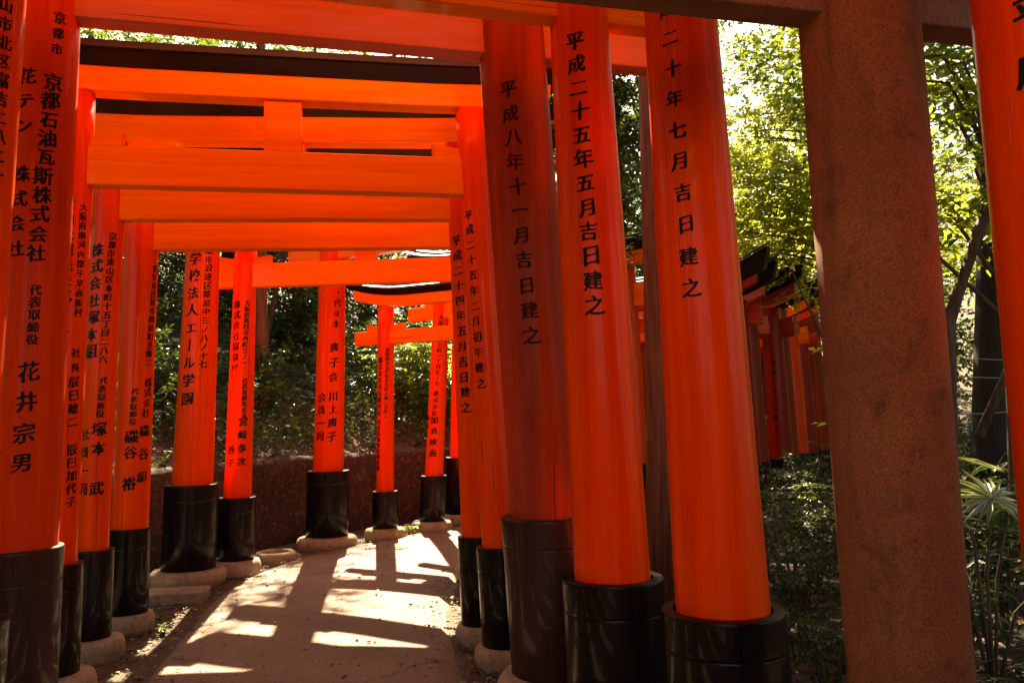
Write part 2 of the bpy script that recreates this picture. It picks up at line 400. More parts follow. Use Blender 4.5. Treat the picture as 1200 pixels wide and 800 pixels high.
# gate, pillar, writing, angle and height of the first sign, angle and height of the last, sign height (m)
TEXT = [
 ('t0', 'R', '平成二十五年五月吉日建之', 239.0, 3.326, 246.0, 2.021, 0.0926),
 ('m1', 'R', '平成二十年七月吉日建之', 220.5, 3.338, 229.4, 2.008, 0.0746),
 ('t1', 'R', '平成八年十一月吉日建之', 243.6, 3.299, 251.0, 1.939, 0.092),
 ('a', 'R', '平成二十五年二月初午建之', 225.3, 2.787, 230.2, 1.72, 0.0636),
 ('b', 'R', '平成二十四年五月吉日建之', 236.7, 2.744, 246.6, 1.576, 0.0705),
 ('t0', 'L', '岡山市北区富吉二八二一', 318.2, 3.298, 321.6, 2.514, 0.0617),
 ('t1', 'L', '京都市', 314.1, 3.496, 312.5, 3.337, 0.0592),
 ('t1', 'L', '京都石油瓦斯株式会社', 308.8, 3.165, 297.6, 2.32, 0.0844),
 ('t1', 'L', '代表取締役', 299.9, 2.146, 298.8, 1.913, 0.0526),
 ('t1', 'L', '花井宗男', 296.7, 1.761, 294.1, 1.343, 0.0926),
 ('t1', 'L', '花テン 株式会社', 275.2, 3.169, 271.2, 2.334, 0.0758),
 ('a', 'L', '大阪府南河内郡千早赤阪村', 323.3, 2.784, 320.3, 2.163, 0.0483),
 ('a', 'L', '社長', 317.3, 1.93, 316.5, 1.842, 0.0509),
 ('a', 'L', '辰巳雄二', 315.7, 1.759, 318.1, 1.535, 0.0636),
 ('a', 'L', '辰巳加代子', 319.0, 1.376, 320.3, 1.083, 0.0636),
 ('a', 'L', '冨田木運送株式会社', 279.3, 2.787, 274.9, 2.07, 0.071),
 ('a', 'L', '専務', 267.9, 1.938, 267.6, 1.841, 0.0508),
 ('a', 'L', '河崎好彦', 269.5, 1.753, 267.3, 1.522, 0.066),
 ('a', 'L', '河崎知里', 270.7, 1.369, 268.3, 1.147, 0.066),
 ('b', 'L', '京都市東山区本町十五丁目二八六', 308.4, 2.782, 295.7, 1.949, 0.0535),
 ('b', 'L', '株式会社塚本組', 255.3, 2.685, 245.7, 2.001, 0.0902),
 ('b', 'L', '代表取締役', 299.2, 1.807, 292.8, 1.587, 0.0495),
 ('b', 'L', '塚本 武', 295.3, 1.486, 293.1, 1.103, 0.0931),
 ('b', 'L', '社員一同', 239.1, 1.455, 239.0, 1.099, 0.0761),
 ('c', 'L', '愛知県西尾市岡島町見晴二', 347.7, 2.717, 330.5, 1.983, 0.0592),
 ('c', 'L', '株式会社', 333.5, 1.833, 327.6, 1.599, 0.0655),
 ('c', 'L', '磯谷組', 326.8, 1.464, 323.5, 1.125, 0.0851),
 ('c', 'L', '代表取締役', 288.2, 1.761, 284.2, 1.536, 0.0504),
 ('c', 'L', '磯谷 裕', 283.5, 1.422, 281.7, 1.074, 0.0979),
 ('l5', 'L', '大阪市浪速区難波中三ノ八ノ十七', 312.6, 3.283, 306.5, 2.081, 0.0768),
 ('l5', 'L', '学校法人エール学園', 266.2, 3.116, 262.6, 1.754, 0.1173),
 ('d', 'L', '大阪府高槻市西町三ノ一', 307.7, 2.746, 300.3, 2.126, 0.0558),
 ('d', 'L', '代表取締役会長', 306.8, 1.942, 307.8, 1.585, 0.0536),
 ('d', 'L', '宮崎参次', 304.8, 1.524, 302.9, 1.119, 0.0888),
 ('d', 'L', '株式会社富喜屋', 256.3, 2.728, 256.5, 2.075, 0.0805),
 ('d', 'L', '善子', 256.3, 1.242, 254.7, 1.114, 0.0848),
 ('e', 'L', '東京・代々木', 341.9, 3.339, 330.3, 2.684, 0.0924),
 ('e', 'L', '廣子会', 324.8, 2.402, 323.7, 2.039, 0.1166),
 ('e', 'L', '川上廣子', 325.1, 1.813, 321.4, 1.331, 0.1167),
 ('e', 'L', '会員一同', 277.3, 1.795, 274.1, 1.335, 0.1169),
 ('t8', 'L', '愛知県名古屋市天白町上朝一番町二', 314.4, 2.416, 304.6, 1.567, 0.0509),
 ('t8', 'L', '株式会社丸山製作所', 264.8, 2.285, 252.7, 1.602, 0.072),
 ('t8', 'L', '代表取締役佐藤政雄', 253.5, 1.481, 248.6, 0.903, 0.065),
 ('t9', 'L', '大阪市東区上町一丁目五ノ七', 313.0, 2.89, 303.3, 1.994, 0.0642),
 ('t9', 'L', '株式会社', 300.6, 1.856, 295.0, 1.59, 0.0698),
 ('t9', 'L', '加島映画', 297.1, 1.498, 295.7, 1.05, 0.1022),
 ('t9', 'L', '取締役社長', 244.0, 1.523, 221.1, 1.059, 0.0703),
 ('m2', 'R', '平成十九年三月', 211.1, 2.585, 208.3, 1.67, 0.1095),
 ('u2', 'R', '平成十年吉日建之', 277.2, 2.272, 264.1, 1.275, 0.0773),
 ('u4', 'R', '平成六年吉日建之', 249.8, 2.321, 229.6, 1.219, 0.0927),
]
# ---------------------------------------------------------------- writing
_g = {}
_fc = bpy.data.curves.new('sign', 'FONT'); _fc.resolution_u = 3; _fc.offset = 0.010; _fc.fill_mode = 'FRONT'
_fo = bpy.data.objects.new('sign', _fc); col.objects.link(_fo)
def _raw(ch):
    _fc.body = ch
    dg = bpy.context.evaluated_depsgraph_get(); dg.update()
    e = _fo.evaluated_get(dg); me = e.to_mesh()
    bm = bmesh.new(); bm.from_mesh(me); e.to_mesh_clear()
    return bm
_ref = _raw('\u56fd'); _xs = [v.co.x for v in _ref.verts]; _ys = [v.co.y for v in _ref.verts]; _ref.free()
EMC = ((min(_xs)+max(_xs))/2, (min(_ys)+max(_ys))/2); EMS = 0.94/max(max(_xs)-min(_xs), max(_ys)-min(_ys))
def glyph(ch):
    """flat outline of one sign in em units, tilted and roughened like brush work, cut finely enough to wrap"""
    if ch in _g: return _g[ch]
    bm = _raw(ch)
    bmesh.ops.remove_doubles(bm, verts=bm.verts[:], dist=0.0008)
    for v in bm.verts:
        v.co.x = (v.co.x-EMC[0])*EMS; v.co.y = (v.co.y-EMC[1])*EMS
    if ch == '\u30fc':
        for v in bm.verts: v.co.x, v.co.y = -v.co.y*1.0, v.co.x*1.1
    bmesh.ops.triangulate(bm, faces=bm.faces[:])
    for _ in range(4):
        le = [e for e in bm.edges if e.calc_length() > 0.16]
        if not le: break
        bmesh.ops.subdivide_edges(bm, edges=le, cuts=1)
        bmesh.ops.triangulate(bm, faces=bm.faces[:])
    # strokes swell and thin as a brush does, horizontals rise to the right
    h = (ord(ch) % 97)*1.7
    bedge = {}
    for e in bm.edges:
        if len(e.link_faces) == 1:
            f = e.link_faces[0]; c = f.calc_center_median(); mid = (e.verts[0].co+e.verts[1].co)/2
            d = e.verts[1].co-e.verts[0].co; nrm = Vector((d.y, -d.x, 0))
            if nrm.length < 1e-6: continue
            nrm.normalize()
            if nrm.dot(mid-c) < 0: nrm = -nrm
            for v in e.verts: bedge.setdefault(v, Vector((0, 0, 0))); bedge[v] += nrm
    mv = {}
    for v, nrm in bedge.items():
        if nrm.length < 1e-6: continue
        nrm.normalize()
        n1 = mnoise.noise(Vector((v.co.x*3.1+h, v.co.y*3.1, 0.3)))
        n2 = mnoise.noise(Vector((v.co.x*9+h, v.co.y*9, 1.3)))
        w = 0.014 + 0.030*n1 + 0.012*n2 + 0.030*(abs(nrm.x)-0.45)      # verticals heavier than horizontals
        mv[v] = nrm*w
    for v, d in mv.items(): v.co += d
    for v in bm.verts:
        x, y = v.co.x, v.co.y
        v.co.y = y + 0.11*x + 0.02*math.sin(x*5+h)
        v.co.x = x*0.98 - 0.02*y*y
    bm.verts.index_update()
    r = ([(v.co.x, v.co.y) for v in bm.verts], [tuple(v.index for v in f.verts) for f in bm.faces])
    bm.free(); _g[ch] = r
    return r

def lerp(a, b, t): return a+(b-a)*t
def axis_fn(P):
    (u0, z0, r0), (u1, z1, r1) = P
    return lambda z: (u0+(u1-u0)*(z-z0)/(z1-z0), 0.0)
def rad_fn(P):
    (u0, z0, r0), (u1, z1, r1) = P
    return lambda z: r0+(r1-r0)*(z-z0)/(z1-z0)

def inscribe(pillar, P, lines, mat):
    ax, rd = axis_fn(P), rad_fn(P)
    for s, a0, z0, a1, z1, size in lines:
        mb_v = []; mb_f = []
        n = len(s)
        if a1-a0 > 180: a1 -= 360
        if a0-a1 > 180: a0 -= 360
        for i, ch in enumerate(s):
            if ch == ' ': continue
            t = i/max(1, n-1); a = R(lerp(a0, a1, t)); zc = lerp(z0, z1, t)
            gv, gf = glyph(ch); b = len(mb_v)
            rot = R(random.uniform(-3, 3)); sc = size*random.uniform(0.93, 1.06); zc += size*random.uniform(-.03, .03); a += random.uniform(-.03, .03)*size/rd(zc)
            for x, y in gv:
                x, y = x*math.cos(rot)-y*math.sin(rot), x*math.sin(rot)+y*math.cos(rot)
                z = zc+y*sc; r = rd(z); aa = a+x*sc/r; c = ax(z)
                mb_v.append((c[0]+(r+0.0016)*math.cos(aa), c[1]+(r+0.0016)*math.sin(aa), z))
            mb_f += [tuple(b+k for k in f) for f in gf]
        me = mesh_np('inscription', mb_v, mb_f, [mat])
        link('inscription', me, pillar)['kind'] = 'stuff'

SEG = 48
def pillar(gate_o, P, top, sleeve, ring, mats, lines, ink):
    ax, rd = axis_fn(P), rad_fn(P)
    # turned post: very slightly uneven along its length
    zs = [0.06]+[0.06+(top-0.06)*i/14 for i in range(1, 15)]
    mb = MB(); mb.lathe([(z, rd(z)) for z in zs], ax, SEG)
    po = mb.build('pillar', mats['post'], gate_o)
    if sleeve:
        zt, r = sleeve
        b = 0.05
        prof = [(b, r), (zt*0.45, r)]
        for g_ in (0.150,):                                   # fine seams of the collar
            prof += [(zt-g_-0.012, r), (zt-g_-0.004, r), (zt-g_-0.0018, r*0.996), (zt-g_+0.0002, r*0.996), (zt-g_+0.0014, r*1.001), (zt-g_+0.012, r*1.001)]
        prof += [(zt-0.022, r*1.001), (zt-0.008, r*1.001), (zt-0.003, r*0.996), (zt-0.0005, r*0.985), (zt, r*0.975), (zt+0.001, max(rd(zt)+0.001, r*0.80))]
        sm = MB(); sm.lathe(prof, ax, SEG, cap1=False)
        sm.build('sleeve', mats['sleeve'], po)
    if ring:
        h = 0.135 if ring > 0.22 else 0.115
        ri = (sleeve[1] if sleeve else rd(0.1))
        prof = [(-0.03, ring*0.93), (0.01, ring*0.975), (h*0.3, ring*1.0), (h*0.55, ring*0.995), (h*0.8, ring*0.955), (h*0.95, ring*0.90), (h, min(ring*0.84, ri+0.02)), (h+0.002, ri*0.97)]
        rm = MB(); seed = random.random()*50
        rm.lathe(prof, ax, 40, cap0=True, cap1=False)
        c = ax(0.05)
        for i, v in enumerate(rm.v):
            a = math.atan2(v[1]-c[1], v[0]-c[0])
            k = 1+0.035*mnoise.noise(Vector((math.cos(a)*1.5+seed, math.sin(a)*1.5, v[2]*6)))+0.02*mnoise.noise(Vector((math.cos(a)*5+seed, math.sin(a)*5, v[2]*25)))
            rm.v[i] = (c[0]+(v[0]-c[0])*k, c[1]+(v[1]-c[1])*k, v[2])
        rm.build('foot_stone', M['foot'], po)
    if lines: inscribe(po, P, lines, ink)
    return po

PAINTS = {'orange': ('orange', 'orange_x'), 'faded': ('faded', 'faded_x'), 'oldred': ('oldred', 'shaded_red_x')}
def torii(key, G, label, name='torii_gate', group='vermilion torii gates over the path'):
    o = empty(name, (G['A'][0], G['A'][1], 0), R(G['yaw']))
    tag(o, label, 'torii gate', group)
    pm = PAINTS[G.get('paint', 'orange')]
    mats = {'post': M[pm[0]], 'sleeve': M[G.get('sleeve', 'black')]}
    ink = M['ink_faded'] if G.get('ink') == 'faded' else M['ink']
    z0, z1, ol, orr, ld = G['lintel']
    tz0, tz1, tx0, tx1, td = G['tie']
    for side, sl, ring in (('L', G['sl'], G['ringL']), ('R', G['sr'], G['ringR'])):
        lines = [t[2:] for t in TEXT if t[0] == key and t[1] == side]
        if key == 't1': mats = dict(mats, post=M['matte' if side == 'L' else 'faded'])
        pillar(o, G[side], z0-0.002, sl, ring, mats, lines, ink if side == 'R' else M['ink'])
    bm_ = M[pm[1]]
    # tie beam, its ends painted black
    mb = MB()
    bv = 0.006
    hy = td/2
    prof = [(-hy+bv, tz0), (hy-bv, tz0), (hy, tz0+bv), (hy, tz1-bv), (hy-bv, tz1), (-hy+bv, tz1), (-hy, tz1-bv), (-hy, tz0+bv)]
    mb.sweep(prof, [tx0, tx0+0.02]+list(np.linspace(tx0+0.4, tx1-0.4, 5))+[tx1-0.02, tx1], lambda x: 0, 0, 1)
    mb.build('tie_beam', [bm_, M['roof']], o, fix=True)
    # wedges beside each post
    for side in ('L', 'R'):
        P = G[side]; cx = axis_fn(P)(tz1)[0]; r = rad_fn(P)(tz1)
        for sg in (-1, 1):
            xa = cx+sg*(r-0.02); xb = cx+sg*(r+0.165)
            if (sg > 0 and xb > tx1-0.02) or (sg < 0 and xb < tx0+0.02): xb = (tx1-0.03) if sg > 0 else (tx0+0.03)
            if abs(xb-xa) < 0.05: continue
            w = td*0.36; m2 = MB()
            ha, hb = 0.055, 0.088
            v = [(xa, -w, tz1+0.001), (xb, -w, tz1+0.001), (xb+sg*0.008, -w, tz1+hb), (xa, -w, tz1+ha), (xa, w, tz1+0.001), (xb, w, tz1+0.001), (xb+sg*0.008, w, tz1+hb), (xa, w, tz1+ha)]
            m2.add(v, [(0,1,2,3), (7,6,5,4), (0,4,5,1), (1,5,6,2), (2,6,7,3), (3,7,4,0)])
            m2.build('wedge', bm_, o, fix=True)
    # short strut in the middle
    uc = (axis_fn(G['L'])(tz1)[0]+axis_fn(G['R'])(tz1)[0])/2
    sw = 0.113 if key not in ('t8',) else 0.09
    mb = MB(); mb.box(uc-sw, uc+sw, -td*0.42, td*0.42, tz1+0.001, z0-0.001, bev=0.005)
    mb.build('strut', bm_, o)
    # lintel and its black roof, both turned up a little at the ends
    lx0 = axis_fn(G['L'])(z0)[0]-ol; lx1 = axis_fn(G['R'])(z0)[0]+orr
    half = (lx1-lx0)/2; xc = (lx0+lx1)/2
    sori = G.get('sori', 0.035)
    cz = lambda x: sori*max(0.0, (abs(x-xc)/half-0.45)/0.55)**2
    xs = [xc+half*t for t in np.linspace(-1, 1, 29)]
    hy = ld/2
    mb = MB()
    prof = [(-hy+bv, z0), (hy-bv, z0), (hy, z0+bv), (hy, z1), (-hy, z1), (-hy, z0+bv)]
    mb.sweep(prof, xs, cz, 0, 1, skew=0.12)
    mb.build('lintel', [bm_, M['roof']], o, fix=True)
    rh = G['roof']; half2 = half+0.12
    cz2 = lambda x: sori*max(0.0, (abs(x-xc)/half-0.45)/0.55)**2
    xs2 = [xc+half2*t for t in np.linspace(-1, 1, 31)]
    mb = MB(); zb = z1+0.001
    prof = [(-hy-0.012, zb), (hy+0.012, zb), (hy+0.05, zb+rh*0.55), (-hy-0.05, zb+rh*0.55)]
    mb.sweep(prof, xs2, cz2, 0, 0, skew=0.25)
    ro = mb.build('roof_beam', M['roof'], o, fix=True)
    mb = MB(); zc = zb+rh*0.55+0.001
    ov = 0.085; w0 = hy+ov; w1 = 0.06; e0 = 0.022; rise = (w0-w1)*math.tan(R(20)); e1 = 0.028
    prof = [(-w0, zc), (w0, zc), (w0, zc+e0), (w1, zc+e0+rise), (w1, zc+e0+rise+e1), (0.008, zc+e0+rise+e1+0.022), (-0.008, zc+e0+rise+e1+0.022), (-w1, zc+e0+rise+e1), (-w1, zc+e0+rise), (-w0, zc+e0)]
    xs3 = [xc+(half2+0.05)*t for t in np.linspace(-1, 1, 31)]
    mb.sweep(prof, xs3, cz2, 0, 0, skew=0.3)
    mb.build('roof_board', M['roof_top'], ro, fix=True)
    return o

ORD = {
 'm2': 'glossy vermilion torii gate standing just before the brown stone torii',
 'm1': 'first vermilion torii gate behind the brown stone torii, date written down its glossy pillar',
 't0': 'second vermilion torii gate behind the brown stone torii, date in bold black signs',
 't1': 'faded matte red torii gate with worn brown pillar sleeves and weathered writing',
 'a': 'slim vermilion torii gate right behind the faded one, black roof beam bare above its lintel',
 'b': 'slim vermilion torii gate, second behind the faded one',
 'c': 'vermilion torii gate, third behind the faded one, before the wide gap with sunlit path',
 'l5': 'thick vermilion torii gate whose pillar stands by the low concrete step at the path edge',
 'd': 'medium vermilion torii gate right behind the thick gate at the low step',
 'e': 'tall thick vermilion torii gate next to the empty stone ring',
 't8': 'small low vermilion torii gate in the bend, roof edge shining in the sun',
 't9': 'vermilion torii gate with leaning pillar behind the small low gate in the bend',
 't10': 'vermilion torii gate last in the bend, behind the gate with the leaning pillar',
}
for k_, lab in ORD.items():
    torii(k_, GATES[k_], lab)
for i_, k_ in enumerate(('u0', 'u1', 'u2', 'v2', 'u3', 'v3', 'u4', 'u5')):
    GATES[k_]['paint'] = ('oldred', 'faded', 'oldred', 'faded', 'orange', 'oldred', 'faded', 'oldred')[i_]
    GATES[k_]['sori'] = 0.24; GATES[k_]['roof'] = 0.46
    for sd_ in 'LR': GATES[k_][sd_] = tuple((u_, z_, r_*1.22) for u_, z_, r_ in GATES[k_][sd_])
    l_ = GATES[k_]['lintel']; GATES[k_]['lintel'] = (l_[0]-.10, l_[1]-.14, l_[2], l_[3]-.12, l_[4])
    torii(k_, GATES[k_], ('first', 'second', 'third', 'fourth', 'fifth', 'sixth', 'seventh', 'eighth')[i_]+' torii gate with black roof in the far tunnel, counted from the bend', group='torii gates of the far tunnel')
for k_ in ('n0', 'n1', 'n2'):
    torii(k_, GATES[k_], 'vermilion torii gate further along the tunnel on the near side of the stone torii', group='gates on the near side of the stone torii')
bpy.data.objects.remove(_fo); bpy.data.curves.remove(_fc)

# ---------------------------------------------------------------- brown stone torii
so = empty('stone_torii', (-1.95, 1.98, 0), R(14.3))
tag(so, 'brown speckled granite torii with plain round pillars and a heavy stone tie beam', 'torii gate')
def stone_pillar(P, top):
    ax, rd = axis_fn(P), rad_fn(P); mb = MB()
    zs = [-0.05+(top+0.05)*i/20 for i in range(21)]
    mb.lathe([(z, rd(z)) for z in zs], ax, 64)
    for i, v in enumerate(mb.v):
        c = ax(v[2]); a = math.atan2(v[1]-c[1], v[0]-c[0])
        k = 1+0.006*mnoise.noise(Vector((math.cos(a)*2, math.sin(a)*2, v[2]*3)))
        mb.v[i] = (c[0]+(v[0]-c[0])*k, c[1]+(v[1]-c[1])*k, v[2])
    return mb.build('pillar', M['granite'], so)
stone_pillar(((-.02, .6, .19), (.0, 2.85, .187)), 3.75)
stone_pillar(((3.334, .6, .192), (3.295, 2.85, .198)), 3.75)
mb = MB(); mb.box(-.75, 4.05, -.065, .065, 2.845, 3.16, bev=0.008); mb.build('tie_beam', M['granite_d'], so)
mb = MB(); mb.box(1.47, 1.83, -.06, .06, 3.161, 3.749, bev=0.01); mb.build('strut', M['granite_d'], so)
mb = MB()
mb.sweep([(-.17, 3.75), (.17, 3.75), (.19, 4.02), (-.19, 4.02)], list(np.linspace(-.8, 4.1, 25)), lambda x: 0.12*max(0, abs(x-1.65)/2.45-.4)**2, 0, 0, 0.15)
mb.build('lintel', M['granite_d'], so, fix=True)
mb = MB()
mb.sweep([(-.24, 4.021), (.24, 4.021), (.25, 4.18), (0, 4.30), (-.25, 4.18)], list(np.linspace(-.95, 4.25, 25)), lambda x: 0.12*max(0, abs(x-1.65)/2.45-.4)**2, 0, 0, 0.15)
mb.build('roof_beam', M['granite_d'], so, fix=True)
# ---------------------------------------------------------------- ground, path, wall, hillside
def smooth_poly(pts, n):
    """Catmull-Rom through pts, n samples evenly spaced"""
    P = [np.array(p, float) for p in pts]; P = [2*P[0]-P[1]]+P+[2*P[-1]-P[-2]]
    out = []
    for i in range(1, len(P)-2):
        for t in np.linspace(0, 1, 20, endpoint=False):
            a, b, c, d = P[i-1:i+3]
            out.append(0.5*((2*b)+(-a+c)*t+(2*a-5*b+4*c-d)*t*t+(-a+3*b-3*c+d)*t**3))
    out.append(P[-2]); out = np.array(out)
    L = np.concatenate([[0], np.cumsum(np.linalg.norm(np.diff(out, axis=0), axis=1))])
    s = np.linspace(0, L[-1], n)
    return np.stack([np.interp(s, L, out[:, k]) for k in range(out.shape[1])], 1)
def fbm(x, y, s=1.0, z=0.0):
    v = Vector((x*s, y*s, z))
    return mnoise.noise(v)+0.5*mnoise.noise(v*2.1)+0.25*mnoise.noise(v*4.3)
def gz(x, y): return -0.03+0.03*fbm(x, y, 0.6)+0.30*max(0.0, math.hypot(x-2, y-8)-12.5)*(1 if y > -2 else 0.2)

mt, nt, b, out = new_mat('forest_soil')
n1 = noise_tex(nt, 1.2, 6, 0.65); n2 = noise_tex(nt, 26, 5, 0.7); n3 = noise_tex(nt, 90, 2, 0.6)
c = mixc(nt, ramp_val(nt, n1.outputs[0], 0.35, 0.65, 0, 1), (0.075, 0.048, 0.030), (0.11, 0.072, 0.044))
c = mixc(nt, ramp_val(nt, n2.outputs[0], 0.45, 0.7, 0, 0.8), c, (0.045, 0.028, 0.018))
c = mixc(nt, ramp_val(nt, n3.outputs[0], 0.62, 0.7, 0, 0.6), c, (0.26, 0.19, 0.13))
nt.links.new(c, b.inputs['Base Color']); b.inputs['Roughness'].default_value = 0.95
bump(nt, b, n2.outputs[0], 0.9, 0.04, bump(nt, b, n3.outputs[0], 0.5, 0.01))
M['soil'] = mt
mt, nt, b, out = new_mat('path_concrete')
n1 = noise_tex(nt, 0.9, 6, 0.6); n2 = noise_tex(nt, 48, 5, 0.8); n3 = noise_tex(nt, 130, 3, 0.7)
c = mixc(nt, ramp_val(nt, n1.outputs[0], 0.32, 0.68, 0, 1), (0.25, 0.160, 0.102), (0.135, 0.085, 0.055))
c = mixc(nt, ramp_val(nt, n2.outputs[0], 0.42, 0.66, 0, 0.55), c, (0.095, 0.060, 0.042))
c = mixc(nt, ramp_val(nt, n3.outputs[0], 0.60, 0.66, 0, 0.9), c, (0.60, 0.48, 0.38))
vo = N(nt, 'ShaderNodeTexVoronoi', feature='DISTANCE_TO_EDGE'); vo.inputs['Scale'].default_value = 0.55
tcn = N(nt, 'ShaderNodeTexCoord'); nd = noise_tex(nt, 3.0, 4, 0.6)
mpx = N(nt, 'ShaderNodeVectorMath', operation='ADD'); sc_ = N(nt, 'ShaderNodeVectorMath', operation='SCALE'); sc_.inputs[3].default_value = 0.35
nt.links.new(nd.outputs['Color'], sc_.inputs[0]); nt.links.new(tcn.outputs['Object'], mpx.inputs[0]); nt.links.new(sc_.outputs[0], mpx.inputs[1])
nt.links.new(mpx.outputs[0], vo.inputs['Vector'])
c = mixc(nt, ramp_val(nt, vo.outputs['Distance'], 0.0015, 0.007, 0.65, 0), c, (0.05, 0.032, 0.024))
nt.links.new(c, b.inputs['Base Color']); b.inputs['Roughness'].default_value = 0.85
bump(nt, b, n2.outputs[0], 0.9, 0.010, bump(nt, b, n3.outputs[0], 0.9, 0.005))
M['path'] = mt
mt, nt, b, out = new_mat('earth_wall')
n1 = noise_tex(nt, 1.6, 6, 0.65); n2 = noise_tex(nt, 14, 5, 0.7); n4 = noise_tex(nt, 1.0, 4, 0.6, stretch=(5, 5, 0.7))
c = mixc(nt, ramp_val(nt, n1.outputs[0], 0.35, 0.65, 0, 1), (0.040, 0.024, 0.014), (0.022, 0.013, 0.009))
c = mixc(nt, ramp_val(nt, n2.outputs[0], 0.5, 0.68, 0, 0.7), c, (0.15, 0.10, 0.068))
c = mixc(nt, ramp_val(nt, n4.outputs[0], 0.55, 0.75, 0, 0.6), c, (0.022, 0.020, 0.010))
nt.links.new(c, b.inputs['Base Color']); b.inputs['Roughness'].default_value = 0.95
bump(nt, b, n2.outputs[0], 1.0, 0.06, bump(nt, b, n1.outputs[0], 0.8, 0.10))
M['wall'] = mt

# ground sheet
g1 = np.concatenate([np.linspace(-90, -8, 14), np.linspace(-7.5, 9, 67), np.linspace(10, 90, 14)])
g2 = np.concatenate([np.linspace(-60, -5, 10), np.linspace(-4.5, 20, 99), np.linspace(21.5, 120, 16)])
V = np.array([(x, y, gz(x, y)) for y in g2 for x in g1]); nx = len(g1)
Fq = [(j*nx+i, j*nx+i+1, (j+1)*nx+i+1, (j+1)*nx+i) for j in range(len(g2)-1) for i in range(nx-1)]
tag(link('ground', mesh_np('ground', V, Fq, [M['soil']], True)), kind='structure')

# path
PL = smooth_poly([(-1.55, -4), (-1.65, 0), (-1.95, 3.3), (-2.28, 5.0), (-2.55, 6.5), (-2.74, 7.8), (-2.62, 8.9), (-2.35, 9.75), (-1.95, 10.3), (-1.4, 11.2), (-.7, 12.0), (.3, 12.7), (1.7, 13.6), (3.2, 15.2), (4.6, 17.2)], 110)
PR = smooth_poly([(1.3, -4), (1.15, 0), (.75, 2.4), (.3, 3.6), (-.22, 4.7), (-.40, 5.9), (-.53, 7.1), (-.52, 8.0), (-.35, 8.8), (.1, 9.5), (.8, 10.2), (1.7, 10.9), (2.8, 11.9), (4.2, 13.6), (5.6, 15.8)], 110)
na = 17; V = []
for i in range(110):
    for k in range(na):
        t = k/(na-1); p = PL[i]*(1-t)+PR[i]*t
        jit = 0.035*fbm(p[0], p[1], 2.2, 3.0) if k in (0, na-1) else 0
        x = p[0]+jit; y = p[1]
        z = 0.012+0.006*fbm(x, y, 1.3, 5.0)+0.02*(1-(2*t-1)**2)
        if k in (0, na-1): z = -0.07
        V.append((x, y, z))
Fq = [(j*na+i, j*na+i+1, (j+1)*na+i+1, (j+1)*na+i) for j in range(109) for i in range(na-1)]
tag(link('path', mesh_np('path', V, Fq, [M['path']], True)), kind='structure')

# retaining wall
WP = smooth_poly([(-5.0, -8), (-4.85, 0), (-4.65, 3.5), (-4.4, 6), (-4.1, 7.6), (-3.76, 8.71), (-3.02, 10.31), (-2.17, 12.0), (-1.12, 13.06), (-.1, 13.85), (.5, 14.9), (.95, 16.4), (1.6, 19.0), (3.6, 23), (9, 28)], 220)
T_ = np.gradient(WP, axis=0); T_ /= np.linalg.norm(T_, axis=1)[:, None]
NL = np.stack([-T_[:, 1], T_[:, 0]], 1)
ker = np.ones(15)/15
NS = np.stack([np.convolve(np.pad(NL[:, k], 7, mode='edge'), ker, 'valid') for k in range(2)], 1); NS /= np.linalg.norm(NS, axis=1)[:, None]
rows = [(0.0, -0.1), (0.0, .12), (0.01, .25), (0.015, .4), (0.02, .55), (0.03, .7), (0.035, .85), (0.05, .97), (0.075, 1.035), (0.13, 1.06), (0.2, 1.055), (0.28, 1.03)]
V = []
for i in range(220):
    for o_, z in rows:
        k = (0.05*fbm(WP[i, 0]*1.6, WP[i, 1]*1.6, 1.0, z*2.4)+0.03*fbm(WP[i, 0]*4.5, WP[i, 1]*4.5, 1.0, z*6)) if z > 0 else 0
        p = WP[i]+NL[i]*(o_+k*0.8)
        V.append((p[0], p[1], z+(0.03*fbm(WP[i, 0], WP[i, 1], 1.3, 9.0) if z > .9 else 0)))
nr = len(rows)
Fq = [(j*nr+i, (j+1)*nr+i, (j+1)*nr+i+1, j*nr+i+1) for j in range(219) for i in range(nr-1)]
wo = link('retaining_wall', mesh_np('retaining_wall', V, Fq, [M['wall']], True))
tag(wo, 'low brown earthen retaining wall curving along the path under the wooded bank', 'wall')

# hillside behind the wall
ts = np.array([0, .2, .5, .9, 1.4, 2, 2.8, 3.8, 5, 6.5, 8.5, 11, 14, 18, 23, 30, 40, 55])
def hill_z(t, x, y): return 1.0+0.40*t*(1-0.25*min(1, t/40))+(0.10+0.02*t)*fbm(x, y, 0.35, 2.0)*min(1, t/1.0)
def hill_pt(s, t):
    i = min(218, max(0, int(s*219))); p = WP[i]+NS[i]*(0.2+t)
    return np.array([p[0], p[1], hill_z(t, p[0], p[1])])
V = [tuple(hill_pt((i+0.001)/219, t)) for i in range(220) for t in ts]
nr = len(ts)
Fq = [(j*nr+i, (j+1)*nr+i, (j+1)*nr+i+1, j*nr+i+1) for j in range(219) for i in range(nr-1)]
tag(link('hillside', mesh_np('hillside', V, Fq, [M['soil']], True)), kind='structure')

# concrete step at the path edge
mb = MB(); mb.box(-.46, .40, -.16, .16, -0.06, 0.075, bev=0.012)
for i, v in enumerate(mb.v):
    mb.v[i] = (v[0]+0.01*fbm(v[1]*9, v[2]*9+v[0], 1), v[1]+0.012*fbm(v[0]*7, v[2]*9, 1.0), v[2])
o = mb.build('concrete_step', M['foot'])
o.location = (-3.12, 7.36, 0); o.rotation_euler = (0, 0, R(6))
tag(o, 'low rough concrete step beside the path in front of a thick pillar', 'step')

